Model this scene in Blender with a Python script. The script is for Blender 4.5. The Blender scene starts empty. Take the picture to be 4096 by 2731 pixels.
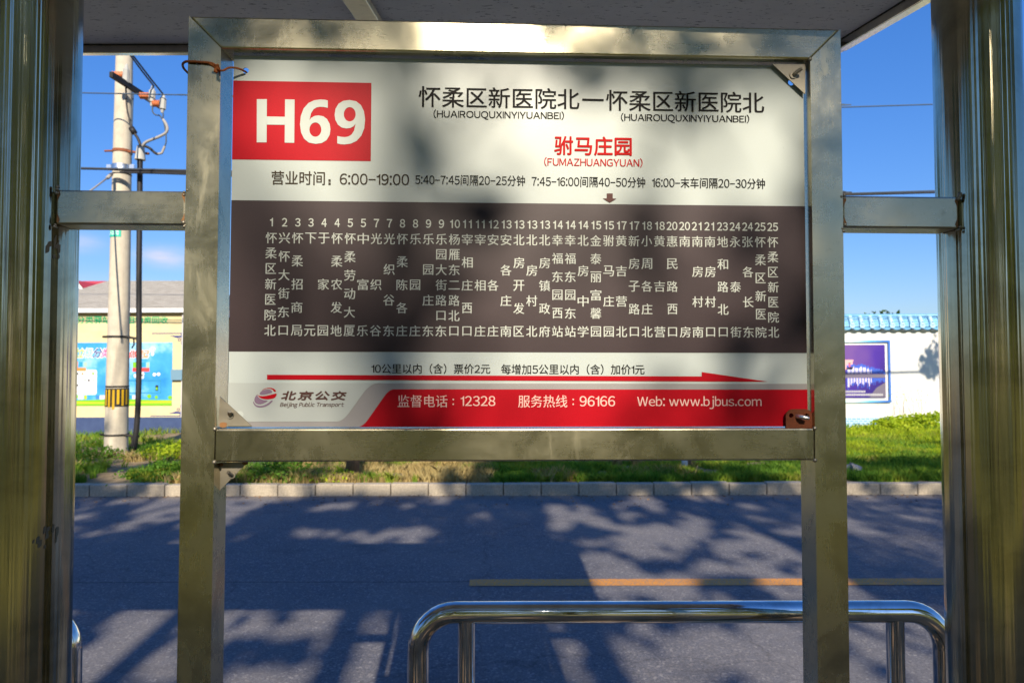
import bpy, bmesh, math, random
import numpy as np
from mathutils import Vector, Matrix

random.seed(7)
rng = np.random.default_rng(11)
SC = bpy.context.scene
COL = SC.collection

# ------------------------------------------------------------------ camera
W, H = 4096.0, 2731.0
F = W * 24.0 / 36.0
CAM = Vector((0, 0, 1.7))
ROT = Matrix.Rotation(math.pi / 2 + math.radians(1.87), 3, 'X') @ Matrix.Rotation(-0.0024, 3, 'Z')
cd = bpy.data.cameras.new('camera')
cam = bpy.data.objects.new('camera', cd)
COL.objects.link(cam)
cam.matrix_world = Matrix.Translation(CAM) @ ROT.to_4x4()
cd.sensor_width = 36
cd.lens = 24
cd.clip_start = 0.05
cd.clip_end = 2000
cd.dof.use_dof = True
cd.dof.focus_distance = 1.08
cd.dof.aperture_fstop = 10.0
SC.camera = cam

# ------------------------------------------------------------------ light
TAN, SLIDE = 0.60, 0.09             # sun: fall per metre forward, slide to the left per metre forward
SUN_DIR = Vector((-SLIDE, 1.0, -TAN)).normalized()
sd = bpy.data.lights.new('sun', 'SUN')
sun = bpy.data.objects.new('sun', sd)
COL.objects.link(sun)
sd.energy = 5.0
sd.angle = math.radians(0.53)
sd.color = (1.0, 0.875, 0.70)
sun.rotation_mode = 'QUATERNION'
sun.rotation_quaternion = SUN_DIR.to_track_quat('-Z', 'Y')
sun.location = (2, -12, 14)

world = bpy.data.worlds.new('World')
SC.world = world
world.use_nodes = True
wn, wl = world.node_tree.nodes, world.node_tree.links
wn.clear()
sky = wn.new('ShaderNodeTexSky')
sky.sky_type = 'NISHITA'
sky.sun_disc = False
sky.sun_elevation = math.atan(TAN / math.hypot(1, SLIDE))
sky.sun_rotation = math.pi - math.atan(SLIDE)
sky.air_density = 1.0
sky.dust_density = 0.6
sky.ozone_density = 2.0
hs = wn.new('ShaderNodeHueSaturation')
hs.inputs['Saturation'].default_value = 1.18
hs.inputs['Value'].default_value = 1.0
bg = wn.new('ShaderNodeBackground')
bg.inputs['Strength'].default_value = 0.118
wo = wn.new('ShaderNodeOutputWorld')
wl.new(sky.outputs[0], hs.inputs['Color'])
# clearer, deeper blue than the default air, most of all near the horizon
# a few small wisps of cloud low over the roofs
tc = wn.new('ShaderNodeTexCoord')
sep = wn.new('ShaderNodeSeparateXYZ')
wl.new(tc.outputs['Generated'], sep.inputs[0])


def wm(op, a, b=None):
    n = wn.new('ShaderNodeMath')
    n.operation = op
    for k, v in ((0, a), (1, b)):
        if v is None:
            continue
        if isinstance(v, (int, float)):
            n.inputs[k].default_value = v
        else:
            wl.new(v, n.inputs[k])
    return n.outputs[0]


az = wm('ARCTAN2', sep.outputs[0], sep.outputs[1])
el = wm('ARCSINE', sep.outputs[2])
nz = wn.new('ShaderNodeTexNoise')
mp = wn.new('ShaderNodeMapping')
mp.inputs['Scale'].default_value = (9, 9, 34)
wl.new(tc.outputs['Generated'], mp.inputs[0])
wl.new(mp.outputs[0], nz.inputs['Vector'])
nz.inputs['Scale'].default_value = 2.2
nz.inputs['Detail'].default_value = 6
acc = None
for a0, e0, wa, we, amp in ((-.585, .150, .034, .010, 1.0), (-.472, .140, .030, .012, 1.0),
                            (.25, .13, .05, .012, .6), (-.2, .17, .06, .014, .6), (-.56, .085, .09, .022, .55)):
    da = wm('DIVIDE', wm('SUBTRACT', az, a0), wa)
    de = wm('DIVIDE', wm('SUBTRACT', el, e0), we)
    g = wm('EXPONENT', wm('MULTIPLY', wm('ADD', wm('MULTIPLY', da, da), wm('MULTIPLY', de, de)), -1.0))
    g = wm('MULTIPLY', g, amp)
    acc = g if acc is None else wm('MAXIMUM', acc, g)
cm = wm('MULTIPLY', acc, wm('MULTIPLY', nz.outputs['Fac'], 1.25))
cmix = wn.new('ShaderNodeMixRGB')
cmix.inputs[2].default_value = (5.6, 5.2, 5.6, 1)
wl.new(cm, cmix.inputs[0])
tint = wn.new('ShaderNodeValToRGB')
tint.color_ramp.elements[0].position = .02
tint.color_ramp.elements[0].color = (.56, .62, .83, 1)
tint.color_ramp.elements[1].position = .45
tint.color_ramp.elements[1].color = (.48, .78, 1.18, 1)
wl.new(el, tint.inputs[0])
tm_ = wn.new('ShaderNodeMixRGB')
tm_.blend_type = 'MULTIPLY'
tm_.inputs[0].default_value = 1
wl.new(hs.outputs[0], tm_.inputs[1])
wl.new(tint.outputs[0], tm_.inputs[2])
wl.new(tm_.outputs[0], cmix.inputs[1])
wl.new(cmix.outputs[0], bg.inputs['Color'])
wl.new(bg.outputs[0], wo.inputs['Surface'])

SC.view_settings.view_transform = 'Standard'
SC.view_settings.look = 'None'
SC.view_settings.exposure = 0.45
SC.view_settings.gamma = 1.0
SC.cycles.use_denoising = True
SC.cycles.max_bounces = 8
SC.cycles.caustics_reflective = False
SC.cycles.sample_clamp_indirect = 6.0

# ------------------------------------------------------------------ materials
MATS = {}


class NT:
    def __init__(self, name):
        self.m = bpy.data.materials.new(name)
        self.m.use_nodes = True
        self.n, self.l = self.m.node_tree.nodes, self.m.node_tree.links
        self.b = self.n['Principled BSDF']
        MATS[name] = self.m

    def node(self, t, **kw):
        x = self.n.new(t)
        for k, v in kw.items():
            if k in x.inputs:
                x.inputs[k].default_value = v
            else:
                setattr(x, k, v)
        return x

    def coords(self, scale=(1, 1, 1), kind='Object', loc=(0, 0, 0), rot=(0, 0, 0)):
        t = self.node('ShaderNodeTexCoord')
        m = self.node('ShaderNodeMapping')
        m.inputs['Scale'].default_value = scale
        m.inputs['Location'].default_value = loc
        m.inputs['Rotation'].default_value = rot
        self.l.new(t.outputs[kind], m.inputs[0])
        return m.outputs[0]

    def noise(self, vec, scale, detail=4, rough=.55, dist=0.0):
        x = self.node('ShaderNodeTexNoise', Scale=scale, Detail=detail, Roughness=rough, Distortion=dist)
        self.l.new(vec, x.inputs['Vector'])
        return x.outputs['Fac']

    def ramp(self, fac, stops, mode='LINEAR'):
        r = self.node('ShaderNodeValToRGB')
        r.color_ramp.interpolation = mode
        e = r.color_ramp.elements
        while len(e) < len(stops):
            e.new(.5)
        for x, (p, c) in zip(e, stops):
            x.position = p
            x.color = (c, c, c, 1) if isinstance(c, (int, float)) else (*c, 1)
        self.l.new(fac, r.inputs[0])
        return r.outputs[0]

    def mix(self, fac, a, b, mode='MIX'):
        x = self.node('ShaderNodeMixRGB', blend_type=mode)
        for k, v in ((0, fac), (1, a), (2, b)):
            if isinstance(v, (int, float)):
                x.inputs[k].default_value = v if k == 0 else (v, v, v, 1)
            elif isinstance(v, tuple):
                x.inputs[k].default_value = (*v, 1)
            else:
                self.l.new(v, x.inputs[k])
        return x.outputs[0]

    def math(self, op, a, b=None):
        x = self.node('ShaderNodeMath', operation=op)
        for k, v in ((0, a), (1, b)):
            if v is None:
                continue
            if isinstance(v, (int, float)):
                x.inputs[k].default_value = v
            else:
                self.l.new(v, x.inputs[k])
        return x.outputs[0]

    def bump(self, h, strength=.2, dist=.01):
        x = self.node('ShaderNodeBump')
        x.inputs['Strength'].default_value = strength
        x.inputs['Distance'].default_value = dist
        self.l.new(h, x.inputs['Height'])
        self.l.new(x.outputs[0], self.b.inputs['Normal'])

    def set(self, **kw):
        for k, v in kw.items():
            k = {'base': 'Base Color', 'rough': 'Roughness', 'metal': 'Metallic', 'spec': 'Specular IOR Level'}[k]
            if isinstance(v, (int, float)):
                self.b.inputs[k].default_value = v
            elif isinstance(v, tuple):
                self.b.inputs[k].default_value = (*v, 1)
            else:
                self.l.new(v, self.b.inputs[k])
        return self


def lin(r, g, b):
    f = lambda c: (c / 255 / 12.92) if c / 255 <= .04045 else ((c / 255 + .055) / 1.055) ** 2.4
    return (f(r), f(g), f(b))


def paint(name, c, rough=.5, var=.12, scale=6.0, bump=0.0, spec=.4):
    t = NT(name)
    v = t.coords()
    n = t.noise(v, scale, 6, .6)
    d = tuple(x * (1 - var) for x in c)
    e = tuple(min(1, x * (1 + var)) for x in c)
    t.set(base=t.ramp(n, [(.3, d), (.7, e)]), rough=rough, spec=spec)
    if bump:
        t.bump(t.noise(v, scale * 12, 4), bump, .004)
    return t.m


def steel(name, base, r0, r1, stretch, grain, stain=.5, seed=0.0, bumpy=.03, dirt=(.16, .13, .07)):
    t = NT(name)
    o = t.coords(loc=(seed, seed * .7, 0))
    g = t.coords(scale=stretch, loc=(seed, 0, seed))
    blot = t.noise(o, 9, 6, .62, .6)
    fine = t.noise(o, 60, 5, .7)
    brush = t.noise(g, grain, 4, .7)
    pale = tuple(min(1, c * 1.12) for c in base)
    dark = tuple(c * .66 for c in base)
    c1 = t.ramp(blot, [(.3, dark), (.5, base), (.72, pale)])
    c2 = t.mix(t.ramp(fine, [(.58, 0.0), (.78, .30)]), c1, dirt)
    wipes = t.noise(t.coords(scale=(3, 3, 1.1), loc=(seed, 2, 1), rot=(0, .5, .3)), 5, 7, .75, 1.6)
    c3 = t.mix(t.ramp(wipes, [(.60, 0.0), (.72, stain)]), c2, tuple(min(1, c * 1.25) for c in base))
    rr = t.mix(t.ramp(blot, [(.3, 0.0), (.7, 1.0)]), r0, r1)
    rr = t.mix(t.ramp(brush, [(.3, 0.0), (.8, .16)]), rr, min(1.0, r1 * 1.5))
    scr = t.noise(t.coords(scale=(40, 40, 260), loc=(seed, 1, 3), rot=(.3, .9, .5)), 1.0, 2, .5, 2.5)
    c3 = t.mix(t.ramp(scr, [(.71, 0.0), (.75, .5)]), c3, tuple(min(1, c * 1.4) for c in base))
    rr = t.mix(t.ramp(wipes, [(.55, 0.0), (.75, .5)]), rr, .45)
    t.set(base=c3, metal=1.0, rough=rr)
    t.bump(t.math('ADD', brush, t.math('MULTIPLY', blot, 1.5)), bumpy, .002)
    return t.m


def brushed_vertical(name, rough, aniso):
    """polishing runs round the tube, so reflections smear up and down it"""
    m = MATS[name]
    nt = m.node_tree
    b = nt.nodes['Principled BSDF']
    for l in list(b.inputs['Roughness'].links):
        nt.links.remove(l)
    b.inputs['Roughness'].default_value = rough
    b.inputs['Anisotropic'].default_value = aniso
    b.inputs['Anisotropic Rotation'].default_value = .25
    tg = nt.nodes.new('ShaderNodeTangent')
    tg.direction_type = 'RADIAL'
    tg.axis = 'Z'
    nt.links.new(tg.outputs[0], b.inputs['Tangent'])
    for x in nt.nodes:
        if x.type == 'BUMP':
            # long shallow flutes only, no blotches
            x.inputs['Distance'].default_value = .0040
            add = x.inputs['Height'].links[0].from_node
            src = add.inputs[0].links[0].from_socket
            nt.links.new(src, x.inputs['Height'])


steel('tube_steel_upright', (.56, .51, .355), .20, .32, (220, 220, 5), 3, .5, 3.1, .02, (.12, .075, .03))
steel('tube_steel_level', (.47, .435, .315), .20, .32, (5, 220, 220), 3, .6, 8.3, .02, (.12, .075, .03))
steel('post_steel', (.47, .43, .30), .03, .08, (9, 9, .03), 2.2, .1, 1.7, 1.0)
brushed_vertical('post_steel', .115, .95)
steel('rail_steel', (.74, .73, .71), .035, .08, (2, 60, 60), 2, .1, 5.2, .008)
steel('gusset_steel', (.33, .30, .24), .40, .6, (20, 20, 20), 3, .3, 6.6)
steel('rafter_steel', (.86, .80, .62), .38, .5, (30, 3, 30), 2, .4, 4.4)
steel('trim_steel', (.62, .57, .47), .12, .22, (3, 40, 40), 2, .4, 9.9, .05)

t = NT('rust')
v = t.coords()
n = t.noise(v, 300, 6, .7)
n2 = t.noise(v, 90, 5, .6)
t.set(base=t.mix(t.ramp(n2, [(.35, 0.0), (.65, 1.0)]), t.ramp(n, [(.3, (.07, .022, .012)), (.7, (.20, .055, .022))]), (.13, .04, .018)), rough=.9, spec=.2)
t.bump(n, .6, .001)
t = NT('rusty_wire')
v = t.coords()
n = t.noise(v, 120, 6, .7)
t.set(base=t.ramp(n, [(.3, (.13, .035, .010)), (.7, (.42, .13, .03))]), rough=.75, spec=.3)
t.bump(n, .5, .0006)
t = NT('rust_stain')
t.set(base=(.26, .12, .04), rough=.8)
t = NT('old_glue')
t.set(base=(.17, .14, .09), rough=.7)


def film(name, c, rough=.34, speck=.06, grit=900, spec=.35):
    t = NT(name)
    v = t.coords()
    n = t.noise(v, grit, 2, .5)
    m = t.noise(v, 5, 5, .6)
    d = tuple(x * (1 - speck) for x in c)
    e = tuple(min(1, x * (1 + speck)) for x in c)
    base = t.mix(.5, t.ramp(n, [(.35, d), (.65, e)]), t.ramp(m, [(.3, d), (.7, e)]))
    sc = t.noise(t.coords(scale=(160, 160, 60)), 1.0, 3, .6, 2.0)
    base = t.mix(t.ramp(sc, [(.70, 0.0), (.76, .35)]), base, tuple(x * .6 for x in c))
    t.set(base=base, rough=rough, spec=spec)
    t.bump(t.noise(v, 140, 3), .06, .0006)
    return t.m


film('film_white', (.47, .52, .505), .30, .03)
film('film_pale_grey', (.41, .445, .43), .32, .03)
film('film_grey', (.30, .285, .285), .34, .05)
film('film_red', (.40, .001, .009), .42, .14, spec=.16)
film('film_dark', (.030, .015, .018), .48, .24, spec=.42)
for nm, c in (('ink_black', (.012, .011, .011)), ('ink_brown', (.055, .042, .030)), ('ink_red', (.42, .004, .004)),
              ('ink_white', (.54, .57, .52)), ('ink_pink', (.78, .50, .44)), ('ink_badge', (.50, .545, .52)),
              ('ink_mauve', (.22, .15, .22)), ('ink_logo_brown', (.085, .045, .040)), ('ink_arrow', (.11, .055, .05))):
    NT(nm).set(base=c, rough=.55, spec=.08)

t = NT('asphalt')
v = t.coords()
fine = t.noise(v, 75, 5, .85)
grit = t.node('ShaderNodeTexVoronoi', Scale=70.0)
t.l.new(v, grit.inputs['Vector'])
mid = t.noise(v, 14, 5, .7)
big = t.noise(v, .8, 5, .6)
c = t.ramp(fine, [(.34, (.07, .072, .085)), (.52, (.145, .15, .175)), (.72, (.44, .415, .40))])
gs = t.node('ShaderNodeSeparateColor')
t.l.new(grit.outputs['Color'], gs.inputs[0])
c = t.mix(t.ramp(gs.outputs[0], [(.80, 0.0), (.95, .35)]), c, (.55, .50, .45))
c = t.mix(t.ramp(gs.outputs[1], [(.80, 0.0), (.95, .4)]), c, (.05, .05, .055))
c = t.mix(t.ramp(mid, [(.40, 0.0), (.70, .6)]), c, (.12, .115, .12))
c = t.mix(t.ramp(big, [(.40, 0.0), (.68, .40)]), c, (.25, .235, .225))
stain = t.noise(t.coords(scale=(.5, 1.4, 1), loc=(4, 2, 0)), 1.7, 4, .65)
c = t.mix(t.ramp(stain, [(.58, 0.0), (.72, .45)]), c, (.07, .07, .08))
sepn = t.node('ShaderNodeSeparateXYZ')
t.l.new(v, sepn.inputs[0])
crk = t.noise(t.coords(scale=(.6, .6, .6)), 3, 5, .7)
seam = t.math('ABSOLUTE', t.math('ADD', t.math('SUBTRACT', sepn.outputs[1], 5.40), t.math('MULTIPLY', t.math('SUBTRACT', crk, .5), .05)))
c = t.mix(t.ramp(seam, [(0.0, .8), (.014, 0.0)]), c, (.03, .03, .035))
wob = t.node('ShaderNodeVectorMath', operation='ADD')
wn3 = t.node('ShaderNodeTexNoise', Scale=2.5, Detail=5)
t.l.new(v, wn3.inputs['Vector'])
wsc = t.node('ShaderNodeVectorMath', operation='SCALE')
wsc.inputs['Scale'].default_value = .5
t.l.new(wn3.outputs['Color'], wsc.inputs[0])
t.l.new(v, wob.inputs[0])
t.l.new(wsc.outputs[0], wob.inputs[1])
cracks = t.node('ShaderNodeTexVoronoi', Scale=.42, feature='DISTANCE_TO_EDGE')
t.l.new(wob.outputs[0], cracks.inputs['Vector'])
c = t.mix(t.ramp(cracks.outputs['Distance'], [(0.0, .32), (.006, 0.0)]), c, (.03, .03, .035))
gut = t.math('ADD', t.math('SUBTRACT', sepn.outputs[1], 8.55), t.math('MULTIPLY', t.math('SUBTRACT', mid, .5), .5))
c = t.mix(t.ramp(gut, [(0.0, 0.0), (.35, .6)]), c, (.30, .25, .19))
t.set(base=c, rough=.88, spec=.2)
t.bump(t.math('ADD', fine, t.math('MULTIPLY', mid, .6)), .6, .008)

t = NT('yellow_road_paint')
v = t.coords()
n = t.noise(v, 90, 5, .7)
t.set(base=t.mix(t.ramp(n, [(.44, 0.0), (.60, .85)]), (.72, .28, .015), (.22, .19, .17)), rough=.75)
t = NT('kerb_stone')
v = t.coords()
n = t.noise(v, 40, 6, .7)
t.set(base=t.ramp(n, [(.3, (.30, .255, .19)), (.7, (.54, .47, .36))]), rough=.9)
t.bump(n, .4, .004)
t = NT('paving')
v = t.coords()
br = t.node('ShaderNodeTexBrick', Scale=4.0)
br.inputs['Color1'].default_value = (.24, .14, .06, 1)
br.inputs['Color2'].default_value = (.30, .19, .09, 1)
br.inputs['Mortar'].default_value = (.14, .11, .08, 1)
br.inputs['Mortar Size'].default_value = .012
t.l.new(v, br.inputs['Vector'])
t.set(base=br.outputs['Color'], rough=.85)
t = NT('soil')
v = t.coords()
n = t.noise(v, 3, 7, .7)
n2 = t.noise(v, 50, 5, .7)
c = t.ramp(n, [(.35, (.22, .165, .10)), (.5, (.36, .27, .16)), (.65, (.46, .35, .21))])
c = t.mix(t.ramp(n2, [(.4, 0.0), (.7, .6)]), c, (.10, .09, .04))
t.set(base=c, rough=.95, spec=.1)
t.bump(n2, .6, .02)
t = NT('lawn')
v = t.coords()
n = t.noise(v, 20, 7, .7)
t.set(base=t.ramp(n, [(.3, (.15, .15, .02)), (.7, (.42, .37, .045))]), rough=.95)
t.bump(n, .8, .05)


def leafmat(name, stops, trans=.4, scale=3.0):
    t = NT(name)
    v = t.coords()
    n = t.noise(v, scale, 3, .6)
    n2 = t.noise(v, scale * 9, 2, .6)
    c = t.ramp(t.math('ADD', t.math('MULTIPLY', n, .6), t.math('MULTIPLY', n2, .4)), stops)
    t.set(base=c, rough=.6, spec=.25)
    tr = t.node('ShaderNodeBsdfTranslucent')
    t.l.new(t.mix(1.0, c, (1.0, .95, .45), 'MULTIPLY'), tr.inputs['Color'])
    ms = t.node('ShaderNodeMixShader')
    ms.inputs[0].default_value = trans
    t.l.new(t.b.outputs[0], ms.inputs[1])
    t.l.new(tr.outputs[0], ms.inputs[2])
    out = t.n['Material Output']
    t.l.new(ms.outputs[0], out.inputs['Surface'])
    return t.m


leafmat('canopy_leaf', [(.35, (.10, .16, .012)), (.5, (.20, .26, .022)), (.65, (.36, .34, .04))], .55, .8)
leafmat('tree_leaf', [(.35, (.03, .07, .012)), (.5, (.06, .11, .02)), (.65, (.10, .15, .03))], .4, 2)
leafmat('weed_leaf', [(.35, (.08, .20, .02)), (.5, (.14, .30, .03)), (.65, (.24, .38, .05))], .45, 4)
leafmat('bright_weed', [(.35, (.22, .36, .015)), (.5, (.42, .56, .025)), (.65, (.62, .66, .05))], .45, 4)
leafmat('grass_blade', [(.36, (.10, .26, .03)), (.48, (.19, .36, .04)), (.57, (.36, .44, .05)), (.66, (.58, .49, .18))], .45, .9)

# bark, walls and street things
t = NT('bark')
v = t.coords(scale=(1, 1, .25))
n = t.noise(v, 25, 6, .7)
t.set(base=t.ramp(n, [(.3, (.13, .08, .045)), (.7, (.30, .20, .12))]), rough=.95)
t.bump(n, .8, .01)
paint('whitewash', (.62, .63, .64), .85, .1, 14, .3)
t = NT('pole_concrete')
v = t.coords()
n = t.noise(v, 6, 6, .65)
n3 = t.noise(t.coords(scale=(8, 8, .3)), 3, 5, .7)
c = t.mix(t.ramp(n3, [(.5, 0.0), (.75, .35)]), t.ramp(n, [(.3, (.52, .46, .36)), (.7, (.66, .60, .47))]), (.34, .29, .22))
t.set(base=c, rough=.9, spec=.2)
t.bump(n, .2, .006)
t = NT('yellow_wall')
v = t.coords()
sp = t.node('ShaderNodeSeparateXYZ')
t.l.new(v, sp.inputs[0])
lines = t.math('FRACT', t.math('MULTIPLY', sp.outputs[2], 9.0))
n = t.noise(v, 3, 6, .6)
c = t.ramp(n, [(.3, (.70, .58, .30)), (.7, (.78, .66, .38))])
t.set(base=t.mix(t.ramp(lines, [(0.0, .45), (.07, 0.0)]), c, (.40, .33, .18)), rough=.7)
t = NT('blue_dado')
v = t.coords()
n = t.noise(v, 5, 6, .7)
t.set(base=t.ramp(n, [(.3, (.03, .055, .15)), (.7, (.05, .085, .20))]), rough=.7)
t = NT('shingles')
v = t.coords()
br = t.node('ShaderNodeTexBrick', Scale=3.2)
br.inputs['Color1'].default_value = (.34, .33, .28, 1)
br.inputs['Color2'].default_value = (.46, .44, .38, 1)
br.inputs['Mortar'].default_value = (.24, .19, .15, 1)
br.inputs['Mortar Size'].default_value = .03
t.l.new(t.coords(scale=(1, 1.6, 1)), br.inputs['Vector'])
t.set(base=br.outputs['Color'], rough=.9)
t = NT('white_wall')
v = t.coords()
n = t.noise(v, 2.5, 6, .6)
run = t.noise(t.coords(scale=(5, 5, .35)), 1.6, 5, .7)
c = t.ramp(n, [(.3, (.71, .71, .68)), (.7, (.79, .78, .74))])
t.set(base=t.mix(t.ramp(run, [(.52, 0.0), (.75, .35)]), c, (.50, .49, .44)), rough=.85, spec=.2)
paint('white_trim', (.72, .73, .74), .6, .06, 5)
paint('soffit', (.20, .15, .05), .8)
paint('tile_blue', (.16, .42, .68), .4, .25, 9)
paint('tile_pale_blue', (.42, .66, .80), .4, .15, 12)
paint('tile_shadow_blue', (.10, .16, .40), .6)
t = NT('blue_brick')
br = t.node('ShaderNodeTexBrick', Scale=4.5)
br.inputs['Color1'].default_value = (.16, .38, .62, 1)
br.inputs['Color2'].default_value = (.24, .48, .70, 1)
br.inputs['Mortar'].default_value = (.66, .72, .76, 1)
br.inputs['Mortar Size'].default_value = .03
t.l.new(t.coords(rot=(math.pi / 2, 0, 0)), br.inputs['Vector'])
t.set(base=br.outputs['Color'], rough=.8)
for nm, c in (('sign_green', (.02, .45, .17)), ('navy', (.02, .04, .22)), ('poster_green', (.20, .52, .02)), ('poster_lime', (.45, .62, .03)),
              ('poster_white', (.78, .80, .84)), ('poster_red', (.80, .08, .07)), ('poster_orange', (.85, .28, .08)), ('poster_teal', (.03, .32, .52)),
              ('poster_pale_green', (.38, .72, .45)), ('poster_pink', (.85, .10, .30)), ('frame_blue', (.05, .22, .60)), ('frame_cyan', (.35, .75, .86)),
              ('photo_pink', (.85, .42, .42)), ('photo_white', (.72, .66, .88)), ('photo_blue', (.06, .14, .65)), ('photo_grey', (.16, .14, .20)),
              ('caption_grey', (.50, .50, .53)), ('plate_green', (.02, .52, .36)), ('plate_text', (.62, .92, .80)), ('stripe_yellow', (.66, .40, .015)),
              ('stripe_black', (.02, .02, .022)), ('poster_bluegrey', (.17, .30, .40)), ('poster_line', (.03, .26, .48))):
    NT(nm).set(base=c, rough=.55, spec=.3)
t = NT('poster_blue')
v = t.coords()
n = t.noise(v, 1.3, 5, .6)
t.set(base=t.ramp(n, [(.32, (.02, .24, .66)), (.5, (.06, .38, .78)), (.66, (.36, .66, .88))]), rough=.45)
t = NT('photo_purple')
v = t.coords()
n = t.noise(v, .7, 2, .5)
t.set(base=t.ramp(n, [(.35, (.025, .012, .17)), (.55, (.06, .02, .30)), (.7, (.15, .07, .30))]), rough=.4)
paint('insulator', (.62, .20, .08), .35, .1, 30)
paint('clamp_grey', (.46, .46, .42), .7)
paint('cable_black', (.022, .021, .022), .55, .2)
paint('cable_blue_grey', (.06, .09, .13), .6, .1)
paint('cable_grey', (.36, .34, .31), .7)
paint('iron_black', (.022, .020, .018), .7)
paint('band_rust', (.26, .085, .035), .8, .3, 40)
steel('galvanised', (.80, .82, .84), .25, .4, (5, 5, 5), 2)
paint('red_roof', (.55, .06, .08), .7)
paint('stone', (.34, .33, .31), .9, .2, 14, .5)
t = NT('ceiling_board')
v = t.coords()
n = t.noise(v, 7, 6, .65)
holes = t.noise(t.coords(scale=(45, 130, 60)), 1.0, 3, .6, .4)
big = t.noise(t.coords(scale=(14, 34, 20)), 1.0, 3, .6, .6)
c = t.ramp(n, [(.3, (.74, .73, .70)), (.7, (.84, .83, .80))])
c = t.mix(t.ramp(holes, [(.62, 0.0), (.68, .8)]), c, (.07, .065, .06))
c = t.mix(t.ramp(big, [(.70, 0.0), (.73, .8)]), c, (.05, .045, .04))
t.set(base=c, rough=.9)
t.bump(holes, .3, .003)
paint('roof_top', (.20, .25, .32), .6)
paint('rafter_paint', (.82, .76, .58), .7, .25, 30, .3)

# ------------------------------------------------------------------ geometry helpers
OFFS = {}


def tag(o, label=None, cat=None, group=None, kind=None):
    if label:
        o['label'] = label
    if cat:
        o['category'] = cat
    if group:
        o['group'] = group
    if kind:
        o['kind'] = kind
    return o


def empty(name, loc, label, cat, group=None):
    o = bpy.data.objects.new(name, None)
    COL.objects.link(o)
    o.location = loc
    o.empty_display_size = .1
    OFFS[o] = Vector(loc)
    return tag(o, label, cat, group)


class MB:
    def __init__(self):
        self.v, self.f, self.mi = [], [], []
        self.ms = []
        self.cur = 0

    def use(self, mat):
        if mat not in self.ms:
            self.ms.append(mat)
        self.cur = self.ms.index(mat)
        return self

    def add(self, vs, fs):
        b = len(self.v)
        self.v += [Vector(p) for p in vs]
        self.f += [[b + i for i in q] for q in fs]
        self.mi += [self.cur] * len(fs)
        return self

    def box(self, p0, p1, fn=None):
        (x0, y0, z0), (x1, y1, z1) = p0, p1
        vs = [(x0, y0, z0), (x1, y0, z0), (x1, y1, z0), (x0, y1, z0), (x0, y0, z1), (x1, y0, z1), (x1, y1, z1), (x0, y1, z1)]
        if fn:
            vs = [fn(*p) for p in vs]
        return self.add(vs, [(0, 3, 2, 1), (4, 5, 6, 7), (0, 1, 5, 4), (1, 2, 6, 5), (2, 3, 7, 6), (3, 0, 4, 7)])

    def prism(self, poly, a, b, fn):
        """poly of (u, v) points, counter-clockwise seen from the front; a = front depth, b = back depth"""
        n = len(poly)
        vs = [fn(u, a, v) for u, v in poly] + [fn(u, b, v) for u, v in poly]
        fs = [list(range(n)), [2 * n - 1 - i for i in range(n)]]
        for i in range(n):
            j = (i + 1) % n
            fs.append((i, n + i, n + j, j))
        return self.add(vs, fs)

    def sheet(self, poly, d, fn):
        return self.add([fn(u, d, v) for u, v in poly], [list(range(len(poly)))])

    def tube(self, pts, r, n=12, caps=True):
        pts = [Vector(p) for p in pts]
        k = len(pts)
        rs = r if isinstance(r, (list, tuple)) else [r] * k
        t0 = (pts[1] - pts[0]).normalized()
        up = Vector((0, 0, 1)) if abs(t0.z) < .9 else Vector((1, 0, 0))
        x = t0.cross(up).normalized()
        vs, fs = [], []
        for i, p in enumerate(pts):
            t = (pts[min(i + 1, k - 1)] - pts[max(i - 1, 0)]).normalized()
            x = (x - t * x.dot(t)).normalized()
            y = t.cross(x)
            for j in range(n):
                a = 2 * math.pi * j / n
                vs.append(p + (x * math.cos(a) + y * math.sin(a)) * rs[i])
        for i in range(k - 1):
            for j in range(n):
                q = (j + 1) % n
                fs.append((i * n + j, i * n + q, (i + 1) * n + q, (i + 1) * n + j))
        if caps:
            fs.append([n - 1 - j for j in range(n)])
            fs.append([(k - 1) * n + j for j in range(n)])
        return self.add(vs, fs)

    def ball(self, c, r, n=8, m=5):
        c = Vector(c)
        vs, fs = [c + Vector((0, 0, -r))], []
        for i in range(1, m):
            ph = -math.pi / 2 + math.pi * i / m
            for j in range(n):
                a = 2 * math.pi * j / n
                vs.append(c + Vector((math.cos(ph) * math.cos(a), math.cos(ph) * math.sin(a), math.sin(ph))) * r)
        vs.append(c + Vector((0, 0, r)))
        for j in range(n):
            q = (j + 1) % n
            fs.append((0, 1 + q, 1 + j))
            fs.append((len(vs) - 1, 1 + (m - 2) * n + j, 1 + (m - 2) * n + q))
            for i in range(m - 2):
                fs.append((1 + i * n + j, 1 + i * n + q, 1 + (i + 1) * n + q, 1 + (i + 1) * n + j))
        return self.add(vs, fs)

    def build(self, name, mat=None, parent=None, smooth=False, bevel=0.0, auto=None):
        off = OFFS.get(parent, Vector())
        me = bpy.data.meshes.new(name)
        me.from_pydata([tuple(p - off) for p in self.v], [], self.f)
        for m in (self.ms or [mat]):
            me.materials.append(MATS[m] if m else None)
        if self.ms:
            me.polygons.foreach_set('material_index', self.mi)
        if smooth:
            me.polygons.foreach_set('use_smooth', [True] * len(me.polygons))
            if auto:
                me.set_sharp_from_angle(angle=math.radians(auto))
        me.update()
        o = bpy.data.objects.new(name, me)
        COL.objects.link(o)
        if parent:
            o.parent = parent
        OFFS[o] = off
        if bevel:
            b = o.modifiers.new('bevel', 'BEVEL')
            b.width = bevel
            b.segments = 2
            b.limit_method = 'ANGLE'
        return o


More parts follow.
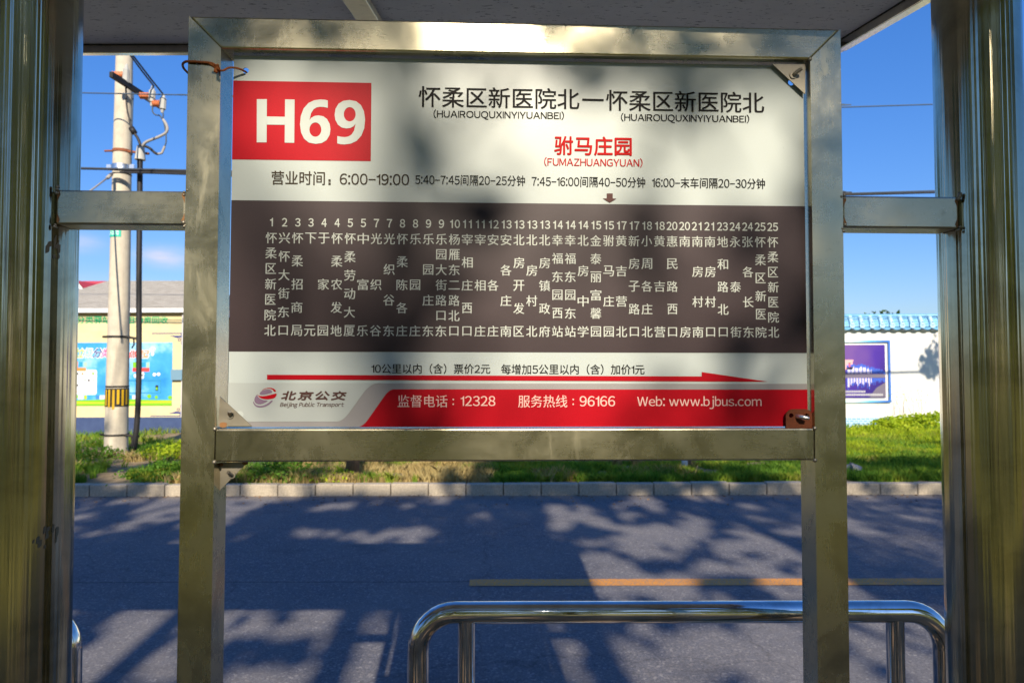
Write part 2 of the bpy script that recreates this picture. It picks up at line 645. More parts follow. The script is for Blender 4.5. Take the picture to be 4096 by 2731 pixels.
def fast_mesh(name, V, Q, mat, parent=None):
    """V (n,3) array, Q (m,4) quads"""
    off = OFFS.get(parent, Vector())
    me = bpy.data.meshes.new(name)
    V = np.asarray(V, dtype=np.float32) - np.array(off, dtype=np.float32)
    me.vertices.add(len(V))
    me.vertices.foreach_set('co', V.ravel())
    me.loops.add(Q.size)
    me.loops.foreach_set('vertex_index', Q.ravel().astype(np.int32))
    me.polygons.add(len(Q))
    me.polygons.foreach_set('loop_start', np.arange(0, Q.size, Q.shape[1], dtype=np.int32))
    me.polygons.foreach_set('loop_total', np.full(len(Q), Q.shape[1], dtype=np.int32))
    me.materials.append(MATS[mat])
    me.update(calc_edges=True)
    o = bpy.data.objects.new(name, me)
    COL.objects.link(o)
    if parent:
        o.parent = parent
    OFFS[o] = off
    return o


def leaf_quads(P, size, flat=.0):
    """one rhombic leaf at each point"""
    n = len(P)
    a = rng.normal(size=(n, 3))
    a[:, 2] *= (1 - flat)
    a /= np.linalg.norm(a, axis=1)[:, None]
    b = rng.normal(size=(n, 3))
    b -= a * (a * b).sum(1)[:, None]
    b /= np.linalg.norm(b, axis=1)[:, None]
    s = size * rng.uniform(.6, 1.3, n)[:, None]
    V = np.stack([P - a * s, P + b * s * .55, P + a * s, P - b * s * .55], 1).reshape(-1, 3)
    Q = np.arange(4 * n).reshape(n, 4)
    return V, Q


def ray(px, py):
    return ROT @ Vector(((px - W / 2) / F, -(py - H / 2) / F, -1.0))


def at_y(px, py, y):
    d = ray(px, py)
    return CAM + d * (y / d.y)


def at_z(px, py, z):
    d = ray(px, py)
    return CAM + d * ((z - CAM.z) / d.z)


# sign frame: u to the right, d away from the viewer, v up; origin at its upper left front corner
SO = Vector((-.4995, 1.0404, 2.2394))
SM = Matrix.Rotation(.0362, 3, 'Z') @ Matrix.Rotation(.00456, 3, 'Y') @ Matrix.Rotation(-.0005, 3, 'X')
SMI = SM.inverted()


def L(u, d, v):
    return SO + SM @ Vector((u, d, v))


def S(px, py, d=0.046):
    o = SMI @ (CAM - SO)
    r = SMI @ ray(px, py)
    p = o + r * ((d - o.y) / r.y)
    return (p.x, p.z)


def wallfn(y):
    return lambda u, d, v: Vector((u, y + d, v))


# ------------------------------------------------------------------ ground
def slab(name, x0, x1, y0, y1, z0, z1, mat, kind='structure'):
    return tag(MB().box((x0, y0, z0), (x1, y1, z1)).build(name, mat), kind=kind)


gnd = MB().add([(-400, -400, -.03), (400, -400, -.03), (400, 400, -.03), (-400, 400, -.03)], [(0, 1, 2, 3)]).build('ground', 'soil')
tag(gnd, kind='structure')
slab('road', -80, 80, 2.1, 8.90, -.02, 0, 'asphalt')
slab('sidewalk', -80, 80, -2.7, 2.0, -.02, .15, 'paving')
slab('lawn', -80, 80, -60, -2.75, -.02, .14, 'lawn')
tag(MB().box((-80, 2.0, -.02), (80, 2.1, .155)).build('kerb', 'kerb_stone', bevel=.01), kind='structure')

# verge: gently uneven soil
nx, ny = 160, 60
vx = np.linspace(-40, 40, nx)
vy = np.concatenate([np.linspace(9.04, 18, 46), np.linspace(20, 90, ny - 46)])


def vnoise(x, y, seed=0):
    x, y = np.asarray(x, float), np.asarray(y, float)
    xi, yi = np.floor(x).astype(int), np.floor(y).astype(int)
    fx, fy = x - xi, y - yi
    fx, fy = fx * fx * (3 - 2 * fx), fy * fy * (3 - 2 * fy)

    def h(a, b):
        k = (a * 374761393 + b * 668265263 + seed * 1442695041) & 0xffffffff
        k = ((k ^ (k >> 13)) * 1274126177) & 0xffffffff
        return ((k ^ (k >> 16)) & 0xffff) / 65535.0
    return (h(xi, yi) * (1 - fx) + h(xi + 1, yi) * fx) * (1 - fy) + (h(xi, yi + 1) * (1 - fx) + h(xi + 1, yi + 1) * fx) * fy


def verge_z(x, y):
    k = np.clip((np.asarray(y) - 9.04) / .6, 0, 1)
    return .125 + k * (.10 * (vnoise(np.asarray(x) / 1.3, np.asarray(y) / 1.1, 3) - .4) + .05 * (vnoise(np.asarray(x) / .35, np.asarray(y) / .3, 5) - .5))


X2, Y2 = np.meshgrid(vx, vy)
Z2 = verge_z(X2, Y2)
idx = np.arange(nx * ny).reshape(ny, nx)
Q = np.stack([idx[:-1, :-1], idx[:-1, 1:], idx[1:, 1:], idx[1:, :-1]], -1).reshape(-1, 4)
tag(fast_mesh('verge', np.stack([X2, Y2, Z2], -1).reshape(-1, 3), Q, 'soil'), kind='structure')

# the yellow line, worn, starting left of the railing
yl = MB()
yl.add([(-.335, 5.285, .004), (45, 5.285, .004), (45, 5.445, .004), (-.335, 5.445, .004)], [(0, 1, 2, 3)])
tag(yl.build('yellow_line', 'yellow_road_paint'), kind='structure')

# kerb stones along the far edge of the road
proto = None
for i, x in enumerate(np.arange(-8.15, 9.5, .487)):
    if proto is None:
        proto = MB().box((-.239, 0, -.05), (.239, .13, .150)).build('kerb_stone', 'kerb_stone', bevel=.012)
        tag(proto, 'grey concrete kerb stone in the row between far road edge and grass', 'kerb stone', 'kerb stones along the far road edge')
        o = proto
    else:
        o = proto.copy()
        COL.objects.link(o)
    o.location = (x, 8.885 + random.uniform(-.008, .008), random.uniform(-.008, .008))
    o.rotation_euler.z = random.uniform(-.012, .012)

# ------------------------------------------------------------------ bus shelter
shelter = empty('bus_shelter', (0, 1.08, .15), 'stainless steel bus stop shelter with grey board canopy, round posts and square sign frame', 'bus shelter')
TW = 1.028
T = .05
HB = .6372
LEG = 2.07
g = .0004
MB().prism([(g, -g * 0), (T, -T + g), (T, -LEG), (0, -LEG), (0, 0)][::-1], 0, T, L).build('leg', 'tube_steel_upright', shelter, bevel=.003)
MB().prism([(TW - g, 0), (TW, 0), (TW, -LEG), (TW - T, -LEG), (TW - T, -T + g)][::-1], 0, T, L).build('leg', 'tube_steel_upright', shelter, bevel=.003)
MB().prism([(2 * g, 0), (T + g, -T), (TW - T - g, -T), (TW - 2 * g, 0)], 0, T, L).build('top_rail', 'tube_steel_level', shelter, bevel=.003)
br_ = MB()
br_.prism([(T + g, -HB - T), (TW - T - g, -HB - T), (TW - T - g, -HB), (T + g, -HB)], .0005, T - .0005, L)
br = br_.build('bottom_rail', 'tube_steel_level', shelter, bevel=.0025)
wb = MB()
for u, v in ((T, -HB), (T, -HB - T), (TW - T, -HB), (TW - T, -HB - T), (TW - T, -T)):
    wb.ball(L(u, .001, v), .0035)
wb.build('weld', 'gusset_steel', br, smooth=True)


def arm(x0, x1, y0, y1, inner_u, name='crossbar'):
    uo = S(x0, (y0 + y1) / 2, 0)[0]
    va, vb = S(x0, y0, 0)[1], S(x0, y1, 0)[1]
    a, b = sorted((uo, inner_u))
    o = MB().prism([(a, vb), (b, vb), (b, va), (a, va)], .001, T - .001, L).build(name, 'tube_steel_level', shelter, bevel=.003)
    w = MB()
    for u in (a, b):
        for v in (va, vb):
            for k in range(3):
                w.ball(L(u + random.uniform(-.003, .003), .001, v + random.uniform(-.006, .006)), random.uniform(.002, .0038))
    w.build('weld', 'gusset_steel', o, smooth=True)
    r = MB()
    for u in (a, b):
        for v in (va, vb):
            s = 1 if u == a else -1
            e = 1 if v == vb else -1
            r.sheet([(u + s * .001, v + e * .003), (u + s * .004, v + e * .002), (u + s * .006, v + e * .007), (u + s * .003, v + e * .014), (u + s * .0015, v + e * .019)][::s * e], .0006, L)
    r.build('rust_mark', 'rust_stain', o)


arm(223, 745, 758, 896, 0)
arm(3836, 3372, 787, 914, TW)


def cyl_post(cx, cy, r):
    z1 = 2.41 + .18 * (cy - .8) + .03
    m = MB().tube([(cx, cy, .16), (cx, cy, z1)], r, 96)
    o = m.build('post', 'post_steel', shelter, smooth=True, auto=40)
    b = MB().tube([(cx, cy, .15), (cx, cy, .175)], r * 1.6, 48).build('base_ring', 'post_steel', o, smooth=True, auto=40)
    return o


p_left = cyl_post(-.757, 1.072, .063)
p_right = cyl_post(.777, 1.125, .063)
# torn scraps of old paper and glue on the left post
sc_ = MB()


def scrap(cx, cy, r, a0, z0, w, h, n=9):
    for k in range(n):
        a = a0 + random.uniform(-.5, .5) * w
        z = z0 + random.uniform(-.5, .5) * h
        da, dz = random.uniform(.03, .09), random.uniform(.002, .006)
        lean = random.uniform(.2, .6) * dz
        q = []
        for (i, j) in ((-1, -1), (0, -1.2), (1, -1), (1.1, 1), (0, 1.3), (-.9, 1)):
            aa, zz = a + da * i * .5, z + dz * j + lean * i
            q.append(Vector((cx + (r + .0006) * math.cos(aa), cy + (r + .0006) * math.sin(aa), zz)))
        sc_.add(q, [list(range(6))])


for zz, ww, hh, nn in ((at_y(245, 1010, 1.04).z, .34, .040, 12), (at_y(240, 2150, 1.04).z, .55, .030, 12)):
    scrap(-.757, 1.072, .063, -.55, zz, ww, hh, nn)
sc_.build('glue_scrap', 'old_glue', p_left)

# roof: sloping down toward the sidewalk
RY0, RY1, RX0, RX1 = .80, 1.985, -5.2, .955


def rz(y):
    return 2.41 + .18 * (y - .80)


def roofbox(m, x0, x1, y0, y1, lo, hi):
    return m.add([(x0, y0, rz(y0) + lo), (x1, y0, rz(y0) + lo), (x1, y1, rz(y1) + lo), (x0, y1, rz(y1) + lo),
                  (x0, y0, rz(y0) + hi), (x1, y0, rz(y0) + hi), (x1, y1, rz(y1) + hi), (x0, y1, rz(y1) + hi)],
                 [(0, 3, 2, 1), (4, 5, 6, 7), (0, 1, 5, 4), (1, 2, 6, 5), (2, 3, 7, 6), (3, 0, 4, 7)])


roof = roofbox(MB(), RX0, RX1, RY0, RY1, .022, .06).build('canopy', 'ceiling_board', shelter)
roofbox(MB(), RX0, RX1, RY0, RY1, .061, .085).build('roof_sheet', 'roof_top', roof)
roofbox(MB(), RX0 - .03, RX1 + .03, RY1 + .004, RY1 + .034, -.004, .09).build('edge_trim', 'trim_steel', roof, bevel=.002)
roofbox(MB(), RX0 - .03, RX1 + .03, RY0 - .034, RY0 - .004, .004, .09).build('edge_trim', 'trim_steel', roof, bevel=.002)
roofbox(MB(), RX1 + .004, RX1 + .034, RY0 - .003, RY1 + .003, -.004, .09).build('edge_trim', 'trim_steel', roof, bevel=.002)
for xb in (-.395, -3.2):
    roofbox(MB(), xb, xb + .056, RY0 + .002, RY1 - .002, .0, .021).build('rafter', 'rafter_steel', roof, bevel=.002)
for xb in (-3.42,):
    cyl_post(xb, 1.08, .063)


# gusset plates
def gusset(pts, d, screw=None, rust=None):
    uv = [S(x, y, d) for x, y in pts]
    area = sum(uv[i][0] * uv[(i + 1) % 3][1] - uv[(i + 1) % 3][0] * uv[i][1] for i in range(3))
    if area < 0:
        uv = uv[::-1]
    o = MB().prism(uv, d, d + .002, L).build('gusset_plate', 'gusset_steel', shelter)
    if rust:
        r = MB()
        for (x, y, rad) in rust:
            u, v = S(x, y, d - .0005)
            r.sheet([(u + rad * math.cos(a) * random.uniform(.8, 1.2), v + rad * .7 * math.sin(a)) for a in np.linspace(0, 6.28, 12)[:-1]], d - .0004, L)
        r.build('rust_mark', 'rust_stain', o)
    if screw:
        x, y, tilt = screw
        u, v = S(x, y, d)
        s = MB()
        s.tube([L(u, d + .001, v), L(u + .001, d - .006, v + .001), L(u + .009 * tilt, d - .012, v + .006)], .0028, 8)
        s.tube([L(u, d - .0006, v), L(u, d - .002, v)], .006, 10)
        s.build('screw', 'gusset_steel', o, smooth=True, auto=40)
    return o


gusset([(3089, 256), (3222, 256), (3221, 377)], .010, (3172, 302, 1))
gusset([(880, 1586), (872, 1704), (1007, 1704)], .010, (921, 1658, .4), [(893, 1699, .006)])
gusset([(879, 1850), (991, 1847), (876, 1964)], .024, (928, 1898, -.2), [(980, 1850, .005), (884, 1858, .004)])

# rusty bracket screwed over the lower right corner of the sign
bu0, bv0 = S(3143, 1714, .008)
bu1, bv1 = S(3250, 1636, .008)
r_ = .012


def rounded(u0, v0, u1, v1, r, corners=(1, 1, 1, 1), n=6):
    pts = []
    for k, (cx, cy, a0) in enumerate(((u0 + r, v0 + r, 180), (u1 - r, v0 + r, 270), (u1 - r, v1 - r, 0), (u0 + r, v1 - r, 90))):
        if corners[k]:
            pts += [(cx + r * math.cos(math.radians(a0 + 90 * i / n)), cy + r * math.sin(math.radians(a0 + 90 * i / n))) for i in range(n + 1)]
        else:
            pts.append(((u0, v0), (u1, v0), (u1, v1), (u0, v1))[k])
    return pts


def curve_plate(outer, holes, d0, d1, name, mat, parent):
    cu = bpy.data.curves.new('plate_outline', 'CURVE')
    cu.dimensions = '2D'
    cu.fill_mode = 'BOTH'
    cu.extrude = (d1 - d0) / 2
    for poly in [outer] + [[(cx + r * math.cos(2 * math.pi * k / 24), cy + r * math.sin(2 * math.pi * k / 24)) for k in range(24)] for cx, cy, r in holes]:
        s = cu.splines.new('POLY')
        s.points.add(len(poly) - 1)
        for p, (x, y) in zip(s.points, poly):
            p.co = (x, y, 0, 1)
        s.use_cyclic_u = True
    ob = bpy.data.objects.new('plate_outline', cu)
    COL.objects.link(ob)
    bpy.context.view_layer.update()
    me = bpy.data.meshes.new_from_object(ob.evaluated_get(bpy.context.evaluated_depsgraph_get()))
    bpy.data.objects.remove(ob)
    m = MB()
    mid = (d0 + d1) / 2
    m.add([L(v.co.x, mid - v.co.z, v.co.y) for v in me.vertices], [list(p.vertices) for p in me.polygons])
    return m.build(name, mat, parent)


brk = empty('corner_bracket', L(bu0, .008, bv0), 'small rusty brown metal bracket with two holes at the sign\'s lower right corner', 'bracket')
hb = [(*S(3164, 1661, .008), .0036), (*S(3226, 1662, .008), .0036)]
curve_plate(rounded(bu0, bv0, bu1, bv1, r_, (0, 0, 1, 1)), hb, .007, .010, 'plate', 'rust', brk)
su, sv = S(3193, 1664, .006)
MB().tube([L(su - .002, .009, sv), L(su, -.001, sv), L(su + .004, -.006, sv - .001), L(su + .011, -.006, sv - .0025)], [.0035, .0035, .0036, .0026], 8).build('bent_nail', 'galvanised', brk, smooth=True, auto=50)

# ------------------------------------------------------------------ route sign
PD = .018
sign = empty('route_sign', L(.5, PD, -.36), 'white bus route sign with red H69 badge and dark band of stop names', 'sign')
tl, tr = S(931, 237, PD), S(3206, 283, PD)
bl, brr = S(915, 1708, PD), S(3237, 1716, PD)
GL = rounded
outline = [(bl[0], -HB + .0015), (brr[0], -HB + .0015), (tr[0], (tl[1] + tr[1]) / 2), (tl[0], (tl[1] + tr[1]) / 2)]
PU0, PU1 = (bl[0] + tl[0]) / 2, (brr[0] + tr[0]) / 2
PV1, PV0 = -T - .003, -HB + .0015
holes = [(*S(983, 283, PD), .0048), (*S(3164, 331, PD), .0048)]
curve_plate([(PU0, PV0), (PU1, PV0), (PU1, PV1), (PU0, PV1)], holes, PD, PD + .0018, 'plate', 'film_white', sign)
D1, D2, D3, D4 = PD - .0005, PD - .0010, PD - .0015, PD - .0020

_tc = {}


def one_glyph(ch):
    """outline of one character as a flat mesh, em units"""
    if ch not in _tc:
        if ch == '–':
            _tc[ch] = (np.array([(0, .31), (.5, .31), (.5, .38), (0, .38)]), [[0, 1, 2, 3]])
        elif ch == 'I':
            _tc[ch] = (np.array([(0, 0), (.085, 0), (.085, .73), (0, .73)]), [[0, 1, 2, 3]])
        elif ch == '1':
            _tc[ch] = (np.array([(.17, 0), (.26, 0), (.26, .73), (.195, .73), (.16, .64), (.10, .60), (0, .59), (0, .52), (.17, .52)]), [list(range(9))])
        else:
            cu = bpy.data.curves.new('lettering', 'FONT')
            cu.body = chr(ord(ch) + 0xFEE0) if 0x21 <= ord(ch) <= 0x7e else ch
            cu.resolution_u = 4
            ob = bpy.data.objects.new('lettering', cu)
            COL.objects.link(ob)
            bpy.context.view_layer.update()
            me = bpy.data.meshes.new_from_object(ob.evaluated_get(bpy.context.evaluated_depsgraph_get()))
            vs = np.array([v.co[:2] for v in me.vertices])
            fs = [list(p.vertices) for p in me.polygons]
            bpy.data.objects.remove(ob)
            bpy.data.meshes.remove(me)
            _tc[ch] = (vs, fs)
    return _tc[ch]


def glyphs(txt, spacing=1.0):
    V, Fs, x, n = [], [], 0.0, 0
    for ch in txt:
        if ch == ' ':
            x += .30
            continue
        if ch == '\u3000':
            x += 1.0
            continue
        vs, fs = one_glyph(ch)
        if ord(ch) < 0x80 or ch == '–':
            w = vs[:, 0].max() - vs[:, 0].min()
            x -= .10 if ch == 'j' else 0
            q = vs + np.array([x + .045 - vs[:, 0].min(), 0])
            x += w + .085
        else:
            q = vs + np.array([x, 0])
            x += 1.0 * spacing
        V.append(q)
        Fs += [[n + i for i in f] for f in fs]
        n += len(vs)
    return np.vstack(V), Fs


def put(m, txt, u0, u1, v0, v1, d, fn, offset=0.0, shear=0.0, spacing=1.0):
    """lettering filling a box; offset thickens the strokes (em units) with shifted copies"""
    vs, fs = glyphs(txt, spacing)
    a, b = vs.min(0), vs.max(0)
    s = np.where(b - a > 1e-6, b - a, 1)
    k = (u1 - u0) / s[0]
    e = offset * abs(k)
    sh = [(0, 0)] if offset <= 0 else ([(-e, 0), (e, 0), (0, e), (0, -e)] if offset > .012 else [(-e, 0), (e, 0)])
    for n_, (ex, ey) in enumerate(sh):
        out = []
        for p in vs:
            x, y = (p - a) / s
            out.append(fn(u0 + x * (u1 - u0) + ex + shear * (y - .5) * (v1 - v0), d - .00004 * n_ * (1 if d < .01 and fn is not L else 1), v0 + y * (v1 - v0) + ey))
        m.add(out, fs)


def line(m, txt, x0, ya, x1, yb, h, offset=0.0, shear=0.0, d=D2, spacing=1.0):
    """lettering whose box runs from (x0, centre ya) to (x1, centre yb), h tall (photo pixels)"""
    u0, va = S(x0, ya, d)
    u1, vb = S(x1, yb, d)
    xm, ym = (x0 + x1) / 2, (ya + yb) / 2
    hh = S(xm, ym - h / 2, d)[1] - S(xm, ym + h / 2, d)[1]
    vm = (va + vb) / 2
    put(m, txt, u0, u1, vm - hh / 2, vm + hh / 2, d, L, offset, shear, spacing)


def spoly(m, pts, d):
    uv = [S(x, y, d) for x, y in pts]
    ar = sum(uv[i][0] * uv[(i + 1) % len(uv)][1] - uv[(i + 1) % len(uv)][0] * uv[i][1] for i in range(len(uv)))
    if ar < 0:
        uv = uv[::-1]
    m.sheet(uv, d, L)


def srect(m, x0, y0, x1, y1, d):
    a, b = S(x0, y0, d), S(x1, y1, d)
    m.sheet([(a[0], b[1]), (b[0], b[1]), (b[0], a[1]), (a[0], a[1])], d, L)


def dot(m, x, y, r, d=D2, sq=False):
    u, v = S(x, y, d)
    if sq:
        m.sheet([(u - r, v - r), (u + r, v - r), (u + r, v + r), (u - r, v + r)], d, L)
    else:
        m.sheet([(u + r * math.cos(a), v + r * math.sin(a)) for a in np.linspace(0, 2 * math.pi, 17)[:-1]], d, L)


# red badge with white H69
m = MB()
a, b = S(931, 323, D1), S(1483, 645, D1)
m.sheet([(PU0, b[1]), (b[0], b[1]), (b[0], a[1]), (PU0, a[1])], D1, L)
badge = m.build('route_badge', 'film_red', sign)
c1 = lambda x, y: (880 + x / 2.6134, 200 + y / 2.6134)
m = MB()
for q in ([(385, 516), (490, 516), (487, 967), (384, 967)], [(680, 518), (780, 520), (776, 972), (676, 970)], [(488, 697), (679, 700), (677, 784), (486, 782)]):
    spoly(m, [c1(*p) for p in q], D2)
six = [(1127, 530), (1127, 607), (1085, 598), (1045, 596), (1010, 602), (978, 622), (952, 662), (935, 735), (955, 710), (990, 691), (1030, 686), (1080, 695), (1120, 725),
       (1147, 775), (1155, 830), (1146, 890), (1115, 943), (1065, 974), (1000, 983), (930, 970), (880, 930), (848, 865), (836, 780), (845, 690), (875, 612), (925, 556), (985, 528), (1050, 519), (1095, 522)]
hole6 = [(997 + 62 * math.cos(t), 834 + 75 * math.sin(t)) for t in np.linspace(0, 2 * math.pi, 29)[:-1]]


def holed(m, outer, hole, d):
    bm = bmesh.new()
    es = []
    for loop in (outer, hole):
        vs = [bm.verts.new((x, y, 0)) for x, y in loop]
        es += [bm.edges.new((vs[i], vs[(i + 1) % len(vs)])) for i in range(len(vs))]
    bmesh.ops.triangle_fill(bm, use_beauty=True, use_dissolve=False, edges=es)
    bm.verts.index_update()
    m.add([L(v.co.x, d, v.co.y) for v in bm.verts], [[v.index for v in f.verts] for f in bm.faces])
    bm.free()


for flip in (False, True):
    fn = (lambda x, y: (835 + 1518 - x, 520 + 988 - y)) if flip else (lambda x, y: (x, y))
    holed(m, [S(*c1(*fn(*p)), D2) for p in six], [S(*c1(*fn(*p)), D2) for p in hole6], D2)
m.build('lettering', 'ink_badge', badge)

m = MB()
line(m, '怀柔区新医院北', 1675, 386, 2317, 397, 83, .009)
line(m, '怀柔区新医院北', 2425, 401, 3056, 411, 83, .009)
spoly(m, [(2329, 395), (2415, 397), (2415, 405), (2329, 403)], D2)
m.build('heading_lettering', 'ink_black', sign)
m = MB()
line(m, '(HUAIROUQUXINYIYUANBEI)', 1734, 457.5, 2256, 464, 37, .009)
line(m, '(HUAIROUQUXINYIYUANBEI)', 2484, 469.5, 2997, 479, 37, .009)
m.build('pinyin_lettering', 'ink_black', sign)
m = MB()
line(m, '驸马庄园', 2218, 582.5, 2526, 586, 74, .020)
line(m, '(FUMAZHUANGYUAN)', 2177, 647.6, 2570, 651.6, 37, .008)
m.build('stop_lettering', 'ink_red', sign)
m = MB()
line(m, '营业时间', 1086.6, 711, 1299, 713, 55, .011)
dot(m, 1318, 722, .0018, D2, True)
dot(m, 1318, 735, .0018, D2, True)
line(m, '6:00–19:00', 1359, 716.5, 1636, 718.5, 44, .008)
m.build('hours_lettering', 'ink_brown', sign)
m = MB()
line(m, '5:40–7:45间隔20–25分钟', 1661, 718, 2100, 724, 42, .009)
line(m, '7:45–16:00间隔40–50分钟', 2127, 724, 2581, 731, 42, .009)
line(m, '16:00–末车间隔20–30分钟', 2609, 729, 3060, 736, 42, .009)
m.build('interval_lettering', 'ink_black', sign)
m = MB()
spoly(m, [(2427, 774), (2451, 774), (2451, 794), (2466, 795), (2439, 811), (2411, 794), (2427, 794)], D2)
m.build('down_arrow', 'ink_arrow', sign)

# dark band of stops
m = MB()
va = (S(925, 800, D1)[1] + S(3218, 826, D1)[1]) / 2
vb = (S(920, 1404, D1)[1] + S(3232, 1413, D1)[1]) / 2
m.sheet([(PU0, vb), (PU1, vb), (PU1, va), (PU0, va)], D1, L)
band = m.build('stop_band', 'film_dark', sign)
NUMS = '1 2 3 3 4 4 5 5 7 7 8 8 9 9 10 11 11 12 13 13 13 13 14 14 14 15 15 17 17 18 18 20 20 21 21 23 24 24 25 25'.split()
STOPS = ('怀柔区新医院北 兴怀大街东口 怀柔招商局 下元 于家园 怀柔农发地 怀柔劳动大厦 中富乐 光织谷 光织谷东 怀柔陈各庄 乐园庄 乐园庄东 乐园大街路口东 '
         '杨雁东二路北口 宰相庄西口 宰相庄 安各庄 安各庄南 北房开发区 北房村北 北房镇政府 幸福东园西站 幸福东园东站 北房中学 金泰丽富馨园 驸马庄园 黄吉营北 '
         '新房子路口 小周各庄北 黄吉营 惠民路西口 南房 南房村南 南房村口 地和路北口 永泰街 张各长东 怀柔区新医院 怀柔区新医院北').split()
uL, uR = S(1085, 953, D2)[0], S(3091, 967, D2)[0]
vT = (S(1088, 953, D2)[1] + S(3088, 967, D2)[1]) / 2
vB = (S(1082, 1319, D2)[1] + S(3098, 1331, D2)[1]) / 2
vN = (S(1090, 891, D2)[1] + S(3090, 906, D2)[1]) / 2
pit = (uR - uL) / 39
CH = .0172
for i, (num, st) in enumerate(zip(NUMS, STOPS)):
    u = uL + pit * i
    m = MB()
    for q, dg in enumerate(num):
        uc = u + (q - (len(num) - 1) / 2) * .0092
        wd = .0040 if dg == '1' else .0078
        put(m, dg, uc - wd / 2, uc + wd / 2, vN - .0064, vN + .0064, D2, L, .02)
    for k, ch in enumerate(st):
        v = vT + (vB - vT) * k / (len(st) - 1)
        hw, hh = CH / 2, CH / 2
        if ch in '口':
            hw, hh = CH * .41, CH * .43
        elif ch == '二':
            hh = CH * .40
        elif ch in '园区医西':
            hw, hh = CH * .46, CH * .48
        put(m, ch, u - hw, u + hw, v - hh, v + hh, D2, L, .008)
    m.build('stop_name', 'ink_white', band)

# fare line, arrow and the red foot band
m = MB()
line(m, '10公里以内（含）票价2元', 1486, 1473, 1961, 1475.5, 40, .010)
line(m, '每增加5公里以内（含）加价1元', 2005, 1476, 2578, 1477, 41, .010)
m.build('fare_lettering', 'ink_black', sign)
m = MB()
spoly(m, [(1068, 1498.5), (2807, 1505), (2807, 1487.5), (3072, 1526), (1068, 1517.5)], D2)
m.build('direction_arrow', 'film_red', sign)
f7 = lambda x, y: (850 + x / 1.8816, 1400 + y / 1.8816)
m = MB()
vt = (S(920, 1528.6, D1)[1] + S(3234, 1538, D1)[1]) / 2
m.sheet([(PU0, PV0), (PU1, PV0), (PU1, vt), (PU0, vt)], D1, L)
foot = m.build('foot_band', 'film_grey', sign)


def smooth_poly(pts, it=2):
    for _ in range(it):
        q = []
        for i in range(len(pts)):
            a, b = pts[i], pts[(i + 1) % len(pts)]
            q += [(a[0] * .75 + b[0] * .25, a[1] * .75 + b[1] * .25), (a[0] * .25 + b[0] * .75, a[1] * .25 + b[1] * .75)]
        pts = q
    return pts


def bez(p0, p1, p2, n=8):
    return [((1 - t) ** 2 * p0[0] + 2 * t * (1 - t) * p1[0] + t * t * p2[0], (1 - t) ** 2 * p0[1] + 2 * t * (1 - t) * p1[1] + t * t * p2[1]) for t in np.linspace(0, 1, n)]


edge = bez((1265, 246), (1195, 247), (1140, 315)) + bez((1040, 455), (985, 536), (930, 538))
pts = [S(*f7(*p), D2) for p in edge]
vv = S(*f7(400, 538), D2)[1]
m = MB()
m.sheet([(PU0, vt - .0002)] + [(PU0, vv)] + [(u, max(v, vv)) for u, v in pts[::-1]] + [(pts[0][0], vt - .0002)], D2, L)
m.build('logo_field', 'film_pale_grey', foot)
edge = bez((1390, 290), (1330, 291), (1295, 345)) + bez((1175, 515), (1140, 568), (1100, 577))
pts = [S(*f7(*p), D2) for p in edge]
vr = (S(*f7(1390, 290), D2)[1] + S(3234, 1560, D2)[1]) / 2
m = MB()
m.sheet([(pts[-1][0], PV0)] + [(PU1, PV0), (PU1, vr)] + [(u, min(v, vr)) for u, v in pts[:-1]], D2, L)
red = m.build('red_field', 'film_red', foot)
m = MB()
line(m, '监督电话', 1591, 1603, 1790, 1605, 49, .006, d=D3)
line(m, '12328', 1843, 1602.5, 1981, 1604, 40, .006, d=D3)
line(m, '服务热线', 2073, 1604, 2269, 1605, 49, .006, d=D3)
line(m, '96166', 2319, 1603, 2460, 1605, 41, .006, d=D3)
line(m, 'Web: www.bjbus.com', 2549, 1608.5, 3046, 1610.5, 51, .008, d=D3)
for x in (1813, 2293):
    dot(m, x, 1597, .0013, D3)
    dot(m, x, 1616, .0013, D3)
m.build('phone_lettering', 'ink_pink', red)
f5 = lambda x, y: (950 + x / 4.276, 1480 + y / 4.276)
LOGO = (('ink_mauve', [(375, 402), (395, 367), (450, 340), (520, 328), (565, 334), (590, 360), (592, 387), (540, 400), (470, 416), (410, 422), (380, 414)]),
        ('film_red', [(405, 362), (435, 330), (500, 304), (570, 300), (622, 316), (652, 342), (662, 360), (626, 374), (612, 348), (590, 325), (545, 314), (480, 318), (430, 342)]),
        ('film_red', [(350, 402), (352, 430), (385, 442), (440, 445), (520, 433), (600, 412), (668, 393), (668, 430), (640, 475), (580, 492), (500, 499), (430, 492), (375, 465), (350, 435)]),
        ('ink_mauve', [(343, 410), (310, 440), (288, 490), (290, 540), (322, 575), (382, 586), (440, 572), (500, 540), (520, 520), (450, 515), (390, 490), (352, 458), (342, 430)]),
        ('ink_mauve', [(272, 525), (266, 560), (288, 600), (330, 632), (400, 640), (480, 622), (550, 584), (615, 516), (570, 520), (540, 553), (480, 590), (410, 612), (340, 606), (297, 577)]))
m = MB()
for mt, q in LOGO:
    m.use(mt)
    spoly(m, smooth_poly([f5(*p) for p in q], 1), D3)
m.build('emblem', None, foot)
m = MB()
for i, ch in enumerate('北京公交'):
    x0 = 755 + i * 285
    line(m, ch, *f5(x0 + 8, 436), *f5(x0 + 245, 436), 146 / 4.276, .030, .28, D3)
line(m, 'Beijing Public Transport', *f5(733, 597), *f5(1818, 598), 95 / 4.276, .016, .22, D3)
m.build('operator_lettering', 'ink_logo_brown', foot)
m = MB()
dot(m, 960, 1658, .0055, D3)
m.build('hole_disc', 'ink_badge', sign)  # pale disc standing for a hole with something pale behind it

